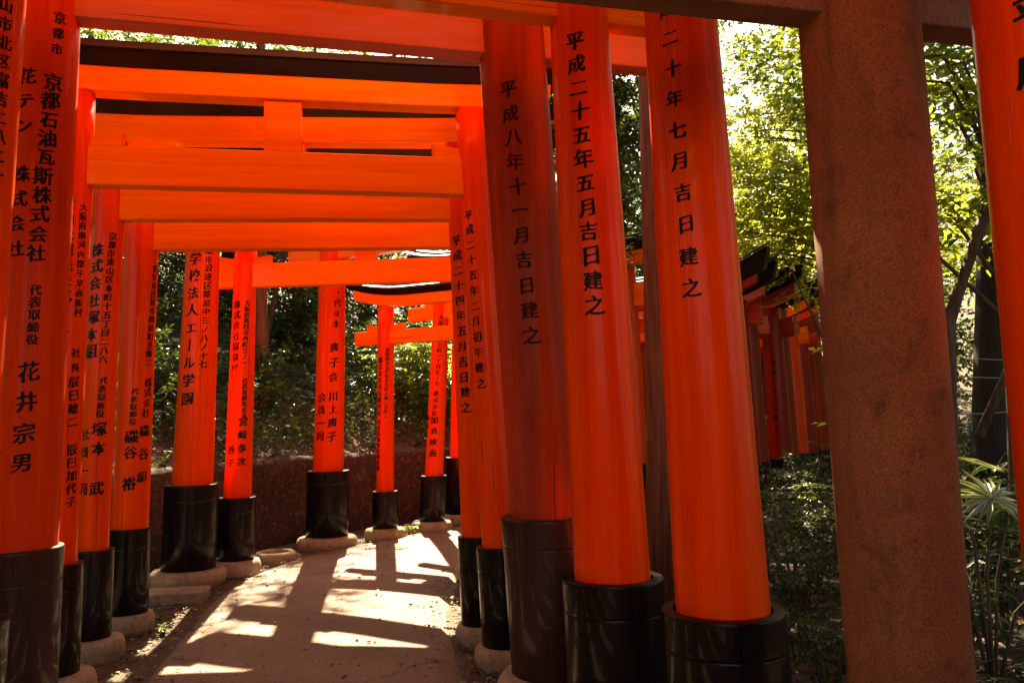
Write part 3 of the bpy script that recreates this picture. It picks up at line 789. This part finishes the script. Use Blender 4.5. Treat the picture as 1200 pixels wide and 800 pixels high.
# empty foot stone
mb = MB()
prof = [(-.03, .22), (.02, .242), (.06, .235), (.095, .205), (.10, .185), (.085, .165), (.03, .155), (-.02, .15)]
mb.lathe(prof, lambda z: (0, 0), 40, cap0=False, cap1=False)
for i, v in enumerate(mb.v):
    k = 1+0.03*mnoise.noise(Vector(v)*4); mb.v[i] = (v[0]*k, v[1]*k, v[2])
mb.add([(0.16*math.cos(a*math.pi/10), 0.16*math.sin(a*math.pi/10), 0.02) for a in range(20)], [tuple(range(20))])
o = mb.build('stone_ring', M['foot']); o.location = (-2.66, 9.28, 0)
tag(o, 'empty round stone foot without a pillar, lying at the path edge', 'stone ring')

# ---------------------------------------------------------------- foliage
def unit(v): return v/np.maximum(np.linalg.norm(v, axis=-1, keepdims=True), 1e-9)
def leaf_arrays(C, D, Nn, Ls, aspect, fold=0.18):
    """kite-shaped leaves folded along the midrib: base, right, tip, left"""
    S_ = unit(np.cross(D, Nn)); Nn = unit(np.cross(S_, D)); L = Ls[:, None]
    b_ = C; t_ = C+D*L-Nn*L*0.08
    r_ = C+D*L*0.45+S_*L*aspect/2+Nn*L*fold*0.4; l_ = C+D*L*0.45-S_*L*aspect/2+Nn*L*fold*0.4
    n = len(C); V = np.stack([b_, r_, t_, l_], 1).reshape(-1, 3); k = np.arange(n)*4
    F_ = np.concatenate([np.stack([k, k+1, k+2], 1), np.stack([k, k+2, k+3], 1)])
    return V, F_
def spray_arrays(O, D, L, m, size, aspect=0.5, flat=0.5, side=0.9, jitter=0.3, droop=0.15):
    """twigs at O heading D, m leaves each, set left and right along the twig"""
    n = len(O); D = unit(D)
    upv = unit(np.array([0, 0, 1.0])+rng.normal(0, 1-flat, (n, 3))*0.6)
    S_ = unit(np.cross(D, upv)); Nn = unit(np.cross(S_, D))
    Cs = []; Ds = []; Ns = []; Ls = []
    Lr = L*rng.uniform(0.6, 1.25, (n, 1))
    for j in range(m):
        t = (j+0.6)/m; sg = 1 if j % 2 else -1
        last = j == m-1
        Cs.append(O+D*Lr*t-np.array([0, 0, 1.0])*droop*Lr*t*t)
        Ds.append(unit(D*(0.5 if not last else 1.0)+S_*sg*(side if not last else 0)+rng.normal(0, jitter, (n, 3))-np.array([0, 0, droop])))
        Ns.append(unit(Nn+rng.normal(0, jitter*1.2, (n, 3))))
        Ls.append(size*rng.uniform(0.65, 1.25, n)*(1-0.35*abs(t-0.45)))
    return leaf_arrays(np.concatenate(Cs), np.concatenate(Ds), np.concatenate(Ns), np.concatenate(Ls), aspect)
def in_ellipsoid(n, c, r, shell=0.45):
    d = unit(rng.normal(0, 1, (n, 3))); rad = (shell+(1-shell)*rng.random((n, 1))**0.6)
    return np.array(c)+d*rad*np.array(r), d
def join_arrays(L):
    V = []; F_ = []; b_ = 0
    for v, f in L:
        V.append(v); F_.append(f+b_); b_ += len(v)
    return np.concatenate(V), np.concatenate(F_)

def tree(name, label, cat, group, base, H, tr, crowns, leafm, bark, size=0.12, m=14, L=0.5, lean=(0, 0), aspect=0.5, flat=0.5, limbs=10, clump=0.5, trunk_bend=0.15):
    """crowns: list of (dx, dy, z, rx, ry, rz, sprays) about the base; foliage gathered in clumps"""
    o = empty(name, tuple(base)); tag(o, label, cat, group)
    mb = MB(); k = 9; pts = []; rad = []
    ph = random.random()*6
    for i in range(k):
        t = i/(k-1)
        pts.append((lean[0]*t+trunk_bend*math.sin(t*4+ph)*t, lean[1]*t+trunk_bend*math.cos(t*3.3+ph)*t, -0.25+(H+0.25)*t))
        rad.append(tr*(1.0-0.78*t)*(1.35 if i == 0 else 1.0))
    mb.tube(pts, rad, 12)
    arrs = []
    for (dx, dy, z, rx, ry, rz, n) in crowns:
        nc = max(4, int(n/22)); cc, cd = in_ellipsoid(nc, (dx, dy, z), (rx, ry, rz), 0.35)
        for q in range(min(limbs, nc)):
            zt = min(H*0.97, max(H*0.35, cc[q][2]-0.5-0.35*math.hypot(cc[q][0], cc[q][1])*0.6))
            f_ = (zt+0.25)/(H+0.25)*(k-1); i0 = min(k-2, int(f_)); a = Vector(pts[i0]).lerp(Vector(pts[i0+1]), f_-i0)
            e = Vector(cc[q]); mid = (a+e)/2+Vector((random.uniform(-.2, .2), random.uniform(-.2, .2), 0.25))
            r0 = max(0.015, tr*0.30); mb.tube([a, mid, e], [r0, r0*0.6, r0*0.2], 6)
        idx = rng.integers(0, nc, n)
        O = cc[idx]+rng.normal(0, clump, (n, 3))*np.array([1, 1, 0.55])
        Dd = unit(O-np.array([dx, dy, z]))*0.6+rng.normal(0, 0.55, (n, 3)); Dd[:, 2] = Dd[:, 2]*0.45+0.05
        arrs.append(spray_arrays(O, unit(Dd), L, m, size, aspect, flat))
    mb.build('trunk', bark, o)
    V, F_ = join_arrays(arrs)
    link('crown', mesh_np('crown', V, F_, [leafm]), o)
    return o

WOOD = 'trees of the wood around the gates'
def hz(x, y):
    """height of the ground or the hillside at x, y"""
    d = np.hypot(WP[:, 0]-x, WP[:, 1]-y); i = int(d.argmin()); v = np.array([x, y])-WP[i]
    if v@NL[i] <= 0: return gz(x, y)
    return hill_z(max(0.0, d[i]-0.2), x, y)
lab = 'tall leafy tree in the wooded hillside above the retaining wall'
for (x, y, top, rx, n, kind) in [(-6.2, 25.5, 14.2, 2.1, 560, 1), (-14, 17, 12, 3.0, 520, 1), (-10.5, 20, 13, 2.8, 560, 1), (-8.0, 24, 14.5, 2.8, 560, 0), (-12.5, 26, 15.5, 3.2, 560, 1), (-6.0, 34.0, 19.0, 4.2, 640, 1),
                            (-1.6, 36, 20.0, 4.2, 640, 0), (.6, 25, 13.6, 2.4, 520, 1), (3.6, 27, 13.2, 2.2, 460, 0), (-17, 22, 14, 3.4, 520, 0), (-8.6, 13.8, 8.6, 2.1, 430, 0), (-11.5, 12, 9, 2.4, 430, 1), (-6.3, 18.2, 9.6, 1.7, 380, 0)]:
    z0 = hz(x, y); H = top-z0
    tree('forest_tree', lab, 'tree', WOOD, (x, y, z0), H*0.93, 0.16+0.01*H, [(0, 0, H*0.66, rx, rx, H*0.34, n), (0.3, -0.2, H*0.34, rx*0.9, rx*0.9, H*0.22, n//3)],
         M['leaf_mid' if kind else 'leaf_dark'], M['bark'], size=0.17, m=14, L=0.75, clump=0.55)
lab = 'leafy tree in the wood beyond the far torii tunnel'
for (x, y, top, rx, n, kind) in [(2.5, 18.5, 9.6, 1.3, 760, 0), (3.1, 23.5, 11.0, 1.5, 560, 0), (5.8, 20.6, 8.2, 1.5, 460, 1),  (5.4, 18.6, 4.6, 1.4, 330, 0), (10.5, 24, 8.5, 2.4, 400, 0), (7.3, 20.5, 6.0, 1.8, 380, 0), (4.6, 21.5, 6.0, 1.6, 320, 1), (12, 13, 7.0, 2.0, 420, 0), (15, 15, 9, 2.4, 420, 1), (8.2, 9.0, 6.0, 1.4, 380, 0), (9.6, 21, 12.0, 2.6, 520, 1), (13.5, 19, 11.5, 3.0, 520, 0), (11.5, 15.5, 9.5, 2.2, 440, 0), (16, 25, 14, 3.2, 520, 1), (8.2, 17.0, 6.0, 1.7, 360, 0), (6.6, 24, 6.5, 2.0, 360, 1), (9, 11.5, 7.5, 1.7, 420, 1), (12.5, 10, 9.5, 2.4, 420, 0)]:
    z0 = hz(x, y); H = top-z0
    tree('forest_tree', lab, 'tree', WOOD, (x, y, z0), H*0.93, 0.14+0.008*H, [(0, 0, H*0.62, rx, rx, H*0.38, n), (0.2, 0.1, H*0.28, rx*0.9, rx*0.9, H*0.22, n//2)],
         M['leaf_mid' if kind else 'leaf_dark'], M['bark'], size=0.15, m=14, L=0.7, clump=0.5)
# unseen trees added round the near part of the tunnel; their crowns cut the skylight
lab = 'unseen spreading broadleaf tree added to shade the near part of the tunnel'
for (x, y, H, cx, cy, rx, ry) in [(-8.2, 1.0, 12, 3.0, 0.5, 4.0, 4.2), (-7.6, 7.2, 12.5, 1.2, .5, 3.8, 3.4), (-6.5, -6, 12, 1.5, 0, 4.4, 4.2), (1.8, -9, 12, 0, 1.5, 4.6, 4.0), (7.2, -4.0, 12, -2.5, 0, 4.2, 4.2), (7.6, 2.0, 11.5, -3.2, .6, 3.8, 4.0), (7.9, 7.0, 12, -3.6, 1.4, 4.4, 3.4), (-11, 4, 11, 0, 0, 3, 4), (11, 4, 11, 0, 0, 3, 4)]:
    z0 = hz(x, y)
    tree('canopy_shade_tree', lab, 'tree', 'unseen trees added to shade the near part of the tunnel', (x, y, z0), H*0.9-z0, 0.24, [(cx, cy, H-1.6-z0, rx, ry, 1.7, 760), (cx*.2, 0, H*0.55-z0, 2.2, 2.2, 1.6, 200)], M['leaf_dark'], M['bark'], size=0.27, m=12, L=0.9, clump=0.7, limbs=14)
lab = 'low crowned tree in the understorey on the bank above the bend'
for (x, y, top, rx, n) in [(-5.4, 20.5, 11.2, 2.4, 760), (-3.2, 20.6, 6.4, 1.7, 420), (-.9, 20.8, 6.9, 1.8, 420), (1.2, 21.4, 8.2, 1.7, 400), (-7.8, 16.8, 8.4, 1.8, 380), (-4.6, 18.0, 8.8, 1.6, 560), (-1.8, 18.4, 5.9, 1.2, 280)]:
    z0 = hz(x, y); H = top-z0
    tree('understorey_tree', lab, 'tree', 'understorey trees on the bank', (x, y, z0), H*0.9, 0.10, [(0, 0, H*0.52, rx, rx, H*0.48, n)], M['leaf_mid' if int(x*10) % 2 else 'leaf_dark'], M['bark'], size=0.14, m=14, L=0.6, clump=0.45)
tree('slim_maple', 'slim maple on the bank whose leaves dapple the path edge', 'tree', None, (-4.6, 14.9, hz(-4.6, 14.9)), 3.9, 0.07, [(1.1, -.4, 3.9, 1.0, .9, .7, 150), (1.0, -.2, 5.0, .8, .8, .5, 80)], M['leaf_light'], M['bark'], size=0.09, m=12, L=0.4, flat=.75, aspect=.7, clump=.3, lean=(.7, -.2))
# tree added to shade the undergrowth on the right; crowns stay out of view
tree('shade_tree', 'tall tree added on the bank, its unseen high crown shading the undergrowth on the right', 'tree', None, (.3, 17.5, hz(.3, 17.5)), 11.0-hz(.3, 17.5), 0.16,
     [(.5, -.6, 10.7-hz(.3, 17.5), 1.5, 1.6, 1.0, 520), (4.3, -2.6, 10.6-hz(.3, 17.5), 1.9, 2.2, 1.0, 420)], M['leaf_mid'], M['bark'], size=0.17, m=14, L=0.65, clump=0.5, limbs=12)
tree('evergreen', 'narrow dark evergreen in the gap between the glossy pillars', 'tree', None, (1.12, 8.95, gz(1.12, 8.95)), 8.2, 0.08,
     [(-.22, .1, 5.4, .30, .7, 2.7, 1000), (-.5, .15, 6.3, .6, .7, 1.3, 200), (-1.1, .1, 7.2, .65, .6, .8, 260)], M['leaf_dark'], M['bark'], size=0.10, m=14, L=0.36, clump=0.22, limbs=14)  # left crown lobes added to keep direct sun off the near pillars
# cedars
def cedar(base, H, tr, label, crown_z, n):
    o = tree('cedar_tree', label, 'tree', None, base, H, tr, [(0, 0, crown_z, 1.25, 1.25, (H-crown_z)*1.0, n)], M['leaf_dark'], M['cedar'], size=0.16, m=14, L=0.6, flat=0.3, aspect=0.25, clump=0.4, trunk_bend=0.03)
    return o
cedar((1.33, 7.2, gz(1.33, 7.2)), 13.5, 0.20, 'tall cedar with reddish fibrous bark standing close behind the glossy pillars', 10.5, 260)
cedar((-4.05, 13.2, hz(-4.05, 13.2)), 11.5, 0.13, 'slim cedar with reddish trunk on the bank above the retaining wall', 10.0, 160)

# sunlit maple over the far tunnel
tree('maple_tree', 'maple with pale sunlit leaves hanging over the far torii tunnel', 'tree', None, (6.0, 12.3, 0), 6.6, 0.13,
     [(-1.3, .2, 4.9, 1.5, 1.3, 1.4, 1150), (-.9, .3, 6.8, .9, 1.2, 1.1, 460), (-1.4, -.4, 4.7, 1.3, .9, .5, 300), (-2.35, .5, 5.0, .8, 1.0, 1.2, 520), (-1.9, .6, 6.6, .7, .9, .8, 240)], M['leaf_light'], M['bark'], size=0.085, m=14, L=0.42, flat=0.75, aspect=0.7, clump=0.30, limbs=14)
tree('maple_tree', 'second pale maple, behind the sunlit one over the tunnel', 'tree', None, (7.4, 15.5, 0), 7.5, 0.14,
     [(-.6, .2, 5.0, 1.9, 1.5, 1.7, 700), (-.2, .3, 7.4, 1.3, 1.2, 1.0, 300)], M['leaf_light'], M['bark'], size=0.10, m=14, L=0.45, flat=0.75, aspect=0.7, clump=0.34, limbs=14)
# nearer tree with broad fresh leaves, right of the stone pillar
tree('broadleaf_sapling', 'young tree with broad fresh green leaves behind the stone pillar', 'tree', None, (3.75, 6.4, 0), 4.6, 0.07,
     [(-.2, -.2, 3.3, .75, .6, .75, 230), (-.1, .0, 4.2, .8, .7, .55, 190)], M['leaf_broad'], M['bark'], size=0.125, m=8, L=0.34, flat=0.55, aspect=0.45, clump=0.2, lean=(.15, -.1), limbs=10)
tree('dark_tree', 'dark thick trunk of a tree behind the shrubs right of the stone pillar', 'tree', None, (4.15, 7.5, 0), 8.5, 0.17,
     [(.5, .6, 6.6, 2.0, 2.0, 1.6, 420)], M['leaf_mid'], M['bark_dark'], size=0.15, m=12, L=0.6, clump=0.4, lean=(.9, .5))
mb = MB(); mb.tube([(-.1, 0, -.1), (-.03, .0, 1.0), (.03, .0, 2.1), (.30, .0, 2.76), (.55, .05, 3.3)], [.06, .055, .05, .042, .03], 10); mb.tube([(.2, .02, 1.3), (.5, .0, 1.9), (.7, -.1, 2.5)], [.035, .025, .015], 8)
o = mb.build('leaning_trunk', M['bark']); o.location = (3.05, 5.8, 0); tag(o, 'bare slanting pale trunk beside the broad-leaved young tree', 'tree trunk')

# shrubs
def shrub(name, label, group, base, H, spread, n, leafm, size=0.05, m=18, L=0.3, aspect=0.35, stems=6, flat=0.7, cat='shrub'):
    o = empty(name, tuple(base)); tag(o, label, cat, group)
    mb = MB(); O = []; Dd = []
    for s in range(stems):
        a = random.uniform(0, 6.28); e = Vector((math.cos(a)*spread*random.uniform(.3, 1), math.sin(a)*spread*random.uniform(.3, 1), H*random.uniform(.55, 1.0)))
        mid = Vector((e.x*0.35, e.y*0.35, e.z*0.6)); pts = [Vector((e.x*.05, e.y*.05, -.08)), mid, e]
        mb.tube(pts, [0.012, 0.009, 0.004], 5)
        for q in range(n//stems):
            t = random.uniform(0.25, 1.0); p = (pts[0].lerp(mid, t*2) if t < .5 else mid.lerp(e, t*2-1))
            a2 = random.uniform(0, 6.28); O.append(p[:]); Dd.append((math.cos(a2), math.sin(a2), random.uniform(-.1, .5)))
    mb.build('stems', M['bark'], o)
    V, F_ = spray_arrays(np.array(O), np.array(Dd), L, m, size, aspect, flat, droop=0.2)
    link('foliage', mesh_np('foliage', V, F_, [leafm]), o)
    return o
lab = 'low shrub with fine feathery leaflets behind the glossy pillars'
for (x, y, H, sp, n) in [(1.75, 5.3, .75, .45, 64), (2.05, 6.2, 1.05, .5, 80), (2.35, 5.6, .9, .5, 80), (2.6, 7.3, 1.15, .6, 90), (2.0, 7.6, 1.1, .5, 80), (3.0, 8.6, 1.2, .6, 90), (1.65, 4.6, .55, .4, 54), (2.95, 7.0, .9, .5, 80), (2.3, 8.8, 1.2, .6, 90), (3.4, 9.6, 1.2, .7, 90)]:
    shrub('feathery_shrub', lab, 'feathery shrubs behind the pillars', (x, y, gz(x, y)), H, sp, n, M['leaf_fern'], size=0.06, m=18, L=0.30)
lab = 'dark leafy shrub in the undergrowth right of the stone pillar'
for (x, y, H, sp, n) in [(2.65, 5.0, .8, .4, 70), (3.2, 5.6, 1.0, .5, 80), (3.7, 7.2, 1.4, .7, 110), (4.6, 9.6, 1.8, .9, 130), (4.1, 5.8, 1.2, .6, 90), (5.6, 9.0, 2.0, 1.0, 130), (3.9, 8.4, 1.6, .8, 110), (5.0, 7.0, 1.7, .8, 110), (3.6, 10.8, 1.0, .8, 100)]:
    shrub('leafy_shrub', lab, 'leafy shrubs right of the stone pillar', (x, y, gz(x, y)), H, sp, n, M['leaf_dark'], size=0.10, m=10, L=0.32, aspect=0.4)
lab = 'arching fern on the forest floor right of the stone pillar'
def fern(x, y, z, r, n):
    o = empty('fern', (x, y, z)); tag(o, lab, 'fern', 'ferns on the forest floor')
    O = []; Dd = []; mb = MB()
    for q in range(n):
        a = 6.28*q/n+random.uniform(-.3, .3); el = random.uniform(.5, 1.0); arrs = []
        pts = [Vector((math.cos(a)*r*t, math.sin(a)*r*t, r*(1.5*t*el-1.1*t*t))) for t in np.linspace(0, 1, 9)]
        C = []; D2 = []; Nn = []; Ls = []
        for i in range(1, 9):
            for sub in (0, .5):
                p = pts[i-1].lerp(pts[i], sub); d = (pts[i]-pts[i-1]).normalized(); s_ = d.cross(Vector((0, 0, 1))).normalized(); nn = s_.cross(d)
                for sg in (-1, 1):
                    C.append(p[:]); D2.append((d*.45+s_*sg)[:]); Nn.append(nn[:]); Ls.append(r*0.33*(1.05-(i+sub)/9.2))
        V, F_ = leaf_arrays(np.array(C), unit(np.array(D2)), np.array(Nn), np.array(Ls), 0.26)
        link('frond', mesh_np('frond', V, F_, [M['leaf_fern']]), o)
for (x, y, r) in [(2.35, 3.75, .42), (2.62, 4.15, .45), (2.15, 4.3, .35), (2.9, 4.6, .45), (1.9, 3.95, .3), (3.3, 4.9, .5)]:
    fern(x, y, gz(x, y), r, 9)

# fan palm
po = empty('fan_palm', (2.55, 4.45, gz(2.55, 4.45))); tag(po, 'small fan palm with one frond shining white in the sun', 'palm')
mb = MB(); stem_tops = [(-.05, -.05, 1.06), (.22, .25, 1.0), (-.2, .3, .95), (.3, -.05, .72), (0, .4, 1.25)]
for e in stem_tops: mb.tube([(0, 0.15, -.05), (e[0]*.4, .12+e[1]*.3, e[2]*.6), e], [.012, .010, .006], 6)
mb.build('stalks', M['bark'], po)
for q, e in enumerate(stem_tops):
    nrm = Vector((random.uniform(-.2, .2), -0.62 if q == 0 else random.uniform(-.6, .2), .80)).normalized()
    ax1 = Vector((1, 0, 0)); ax1 = (ax1-nrm*ax1.dot(nrm)).normalized(); ax2 = nrm.cross(ax1)
    C = []; D2 = []; Nn = []; Ls = []
    for i in range(26):
        a = R(-60+300*i/25); d = ax1*math.cos(a)+ax2*math.sin(a)
        C.append(e); D2.append((d-nrm*random.uniform(0, .25))[:]); tw = nrm+ax1*random.uniform(-.3, .3)+ax2*random.uniform(-.3, .3); Nn.append(tw[:]); Ls.append((.25 if q == 0 else .26)*random.uniform(.8, 1.1))
    V, F_ = leaf_arrays(np.array(C), unit(np.array(D2)), np.array(Nn), np.array(Ls), 0.13, 0.1)
    link('frond', mesh_np('frond', V, F_, [M['palm']]), po)

# thin sapling leaning before the far tunnel
so2 = empty('sapling', (1.72, 5.0, gz(1.72, 5.0))); tag(so2, 'thin bare sapling with a few pale leaves in front of the far tunnel', 'sapling')
mb = MB(); sp_ = [(0.24, 0, -.05), (.26, .0, 1.2), (.20, 0, 1.9), (.02, 0, 2.35), (-.08, 0, 2.55)]
mb.tube(sp_, [.016, .013, .010, .006, .003], 6); mb.build('stem', M['bark'], so2)
V, F_ = spray_arrays(np.array([(-.08, 0, 2.53), (-.02, 0, 2.42), (.1, 0, 2.15), (.2, 0, 1.9), (.22, .02, 1.7), (.25, 0, 1.45), (-.08, .02, 2.5)]), np.array([(-.6, -.3, .3), (.7, -.2, .2), (.8, -.1, .1), (-.7, -.4, .1), (.6, -.4, .2), (-.8, 0, .2), (.3, .2, .6)]), .12, 6, .06, .6, .8)
link('foliage', mesh_np('foliage', V, F_, [M['leaf_light']]), so2)

# wires strung between the trees
for q, (a, e_, sag) in enumerate([((2.5, 5.9, 1.93), (5.2, 6.4, 1.85), .05), ((2.5, 5.9, 1.78), (5.2, 6.4, 1.74), .05), ((2.5, 5.9, 1.52), (4.6, 6.3, 1.60), .10)]):
    pts = [Vector(a).lerp(Vector(e_), t)-Vector((0, 0, sag*4*t*(1-t))) for t in np.linspace(0, 1, 12)]
    mb = MB(); mb.tube(pts, [.0035]*12, 5); tag(mb.build('wire', M['wire']), 'thin slack wire strung through the trees right of the stone pillar', 'wire', 'wires among the trees')

# ---------------------------------------------------------------- undergrowth and fallen leaves
def bank_cover(n, tmin, tmax, smin, smax, size, m, L, up_, mat, name, label, cat, aspect=0.4):
    s = rng.uniform(smin, smax, n); t = tmin+(tmax-tmin)*rng.random(n)**1.3
    O = np.array([hill_pt(a, b_) for a, b_ in zip(s, t)])
    dens = np.array([fbm(p[0], p[1], 0.8, 4.0) for p in O]); O = O[dens > -0.35]
    O[:, 2] += rng.random(len(O))**1.5*up_*0.6
    D_ = rng.normal(0, 1, O.shape); D_[:, 2] = np.abs(D_[:, 2])*0.9+0.3
    V, F_ = spray_arrays(O, D_, L, m, size, aspect, 0.4, droop=0.3)
    o = link(name, mesh_np(name, V, F_, [mat])); tag(o, label, cat, kind='stuff')
bank_cover(8500, 0.1, 9, .30, .86, 0.085, 9, 0.30, 0.5, M['leaf_dark'], 'undergrowth', 'dark low undergrowth covering the bank above the wall', 'undergrowth')
bank_cover(5200, 0.5, 16, .30, .86, 0.13, 10, 0.50, 1.6, M['leaf_dark'], 'bank_bushes', 'green bushy growth higher up the wooded bank', 'undergrowth')
# sunlit bush on the bank in the bend
lab = 'bright sunlit bush on the bank behind the gates in the bend'
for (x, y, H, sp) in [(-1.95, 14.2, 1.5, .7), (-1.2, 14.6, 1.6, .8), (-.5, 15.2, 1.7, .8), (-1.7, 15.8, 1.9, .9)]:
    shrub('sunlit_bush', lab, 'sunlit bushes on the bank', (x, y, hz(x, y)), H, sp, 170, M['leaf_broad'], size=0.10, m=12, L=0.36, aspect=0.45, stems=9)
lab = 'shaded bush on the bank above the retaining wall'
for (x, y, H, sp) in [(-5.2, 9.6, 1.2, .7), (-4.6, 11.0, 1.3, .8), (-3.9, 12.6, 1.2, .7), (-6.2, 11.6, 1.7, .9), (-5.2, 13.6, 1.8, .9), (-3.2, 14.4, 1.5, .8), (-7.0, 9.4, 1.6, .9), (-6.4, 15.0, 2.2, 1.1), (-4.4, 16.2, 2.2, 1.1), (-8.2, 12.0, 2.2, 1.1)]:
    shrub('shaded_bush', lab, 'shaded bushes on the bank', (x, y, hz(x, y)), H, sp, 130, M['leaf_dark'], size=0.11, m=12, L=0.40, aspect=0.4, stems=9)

def litter(n, pick, name, label, size=0.045, mat='litter', lift=0.012):
    P = np.array([pick() for _ in range(n)]); a = rng.uniform(0, 6.28, n)
    D_ = np.stack([np.cos(a), np.sin(a), rng.normal(0, .22, n)], 1); Nn = np.stack([rng.normal(0, .35, n), rng.normal(0, .35, n), np.ones(n)], 1)
    P[:, 2] += lift
    V, F_ = leaf_arrays(P, unit(D_), unit(Nn), size*rng.uniform(.5, 1.3, n), 0.5, 0.3)
    tag(link(name, mesh_np(name, V, F_, [M[mat]])), label, 'leaf litter', kind='stuff')
def edge_pick(Pl, sgn, i0, i1, w):
    def f():
        i = random.randint(i0, i1); d = abs(random.gauss(0, w))+0.02
        x = Pl[i][0]+sgn*d+random.uniform(-.05, .05); y = Pl[i][1]+random.uniform(-.1, .1)
        return (x, y, max(gz(x, y), -0.02))
    return f
litter(1700, edge_pick(PL, -1, 20, 80, .35), 'fallen_leaves', 'brown fallen leaves in the gutter between wall and path')
litter(1500, edge_pick(PR, 1, 15, 70, .30), 'fallen_leaves', 'brown fallen leaves around the pillar feet right of the path')
def wood_pick():
    x = random.uniform(1.2, 6.5); y = random.uniform(2.6, 12); return (x, y, gz(x, y))
litter(5200, wood_pick, 'fallen_leaves', 'brown fallen leaves on the forest floor behind the stone pillar', size=0.07)
def path_pick():
    i = random.randint(8, 80); t = random.random()
    if random.random() < .6: t = random.choice((0.06, .94))+random.gauss(0, .05)
    t = min(.99, max(.01, t)); p = PL[i]*(1-t)+PR[i]*t
    return (p[0], p[1], 0.02+0.02*(1-(2*t-1)**2))
litter(1000, path_pick, 'fallen_leaves', 'small leaf fragments scattered on the path', size=0.034, lift=0.006)
def pebbles(n, pick, name, label):
    base_v = np.array([(1, 0, 0), (-1, 0, 0), (0, 1, 0), (0, -1, 0), (0, 0, .7), (0, 0, -.5)]); base_f = np.array([(0, 2, 4), (2, 1, 4), (1, 3, 4), (3, 0, 4), (2, 0, 5), (1, 2, 5), (3, 1, 5), (0, 3, 5)])
    V = []; F_ = []
    for i in range(n):
        p = np.array(pick()); r = 0.006+0.016*random.random()**3; a = random.uniform(0, 6.28)
        m_ = np.array([[math.cos(a), -math.sin(a), 0], [math.sin(a), math.cos(a), 0], [0, 0, 1]])
        V.append((base_v*rng.uniform(.6, 1.2, (6, 3))*r)@m_.T+p+np.array([0, 0, r*.2])); F_.append(base_f+6*i)
    tag(link(name, mesh_np(name, np.concatenate(V), np.concatenate(F_), [M['foot']])), label, 'grit', kind='stuff')
pebbles(1300, edge_pick(PL, -1, 18, 80, .22), 'grit', 'small stones and grit along the left path edge')
pebbles(900, edge_pick(PR, 1, 12, 70, .18), 'grit', 'small stones and grit along the right path edge')
pebbles(1600, path_pick, 'grit', 'grit strewn over the path')
def bank_pick():
    p = hill_pt(random.uniform(.3, .8), random.uniform(0, 1)**1.5*5); return tuple(p)
litter(5000, bank_pick, 'fallen_leaves', 'brown fallen leaves on the bank above the wall', size=0.075)
# dead twigs on the forest floor
for q in range(14):
    x = random.uniform(1.9, 3.4); y = random.uniform(3.4, 5.6); a = random.uniform(0, 6.28); l = random.uniform(.25, .6); z = gz(x, y)+.015
    mb = MB(); mb.tube([(x, y, z), (x+math.cos(a)*l*.5, y+math.sin(a)*l*.5, z+random.uniform(.03, .18)), (x+math.cos(a+.3)*l, y+math.sin(a+.3)*l, z+random.uniform(.0, .3))], [.007, .006, .003], 5)
    tag(mb.build('dead_twig', M['bark']), 'dry bare twig lying in the undergrowth right of the stone pillar', 'twig', 'dry twigs on the forest floor')
# small weeds at the path edge
for (x, y) in [(-2.95, 6.75), (-2.6, 6.2)]:
    shrub('weed', 'small green weed growing beside the pillar foot at the path edge', 'weeds at the path edge', (x, y, gz(x, y)), .10, .07, 24, M['leaf_mid'], size=.035, m=6, L=.07, aspect=.4, stems=5, cat='weed')
shrub('weed', 'tiny bright weed between two foot stones in the bend', None, (-1.42, 11.1, 0), .14, .08, 24, M['leaf_light'], size=.05, m=6, L=.09, aspect=.5, stems=5, cat='weed')
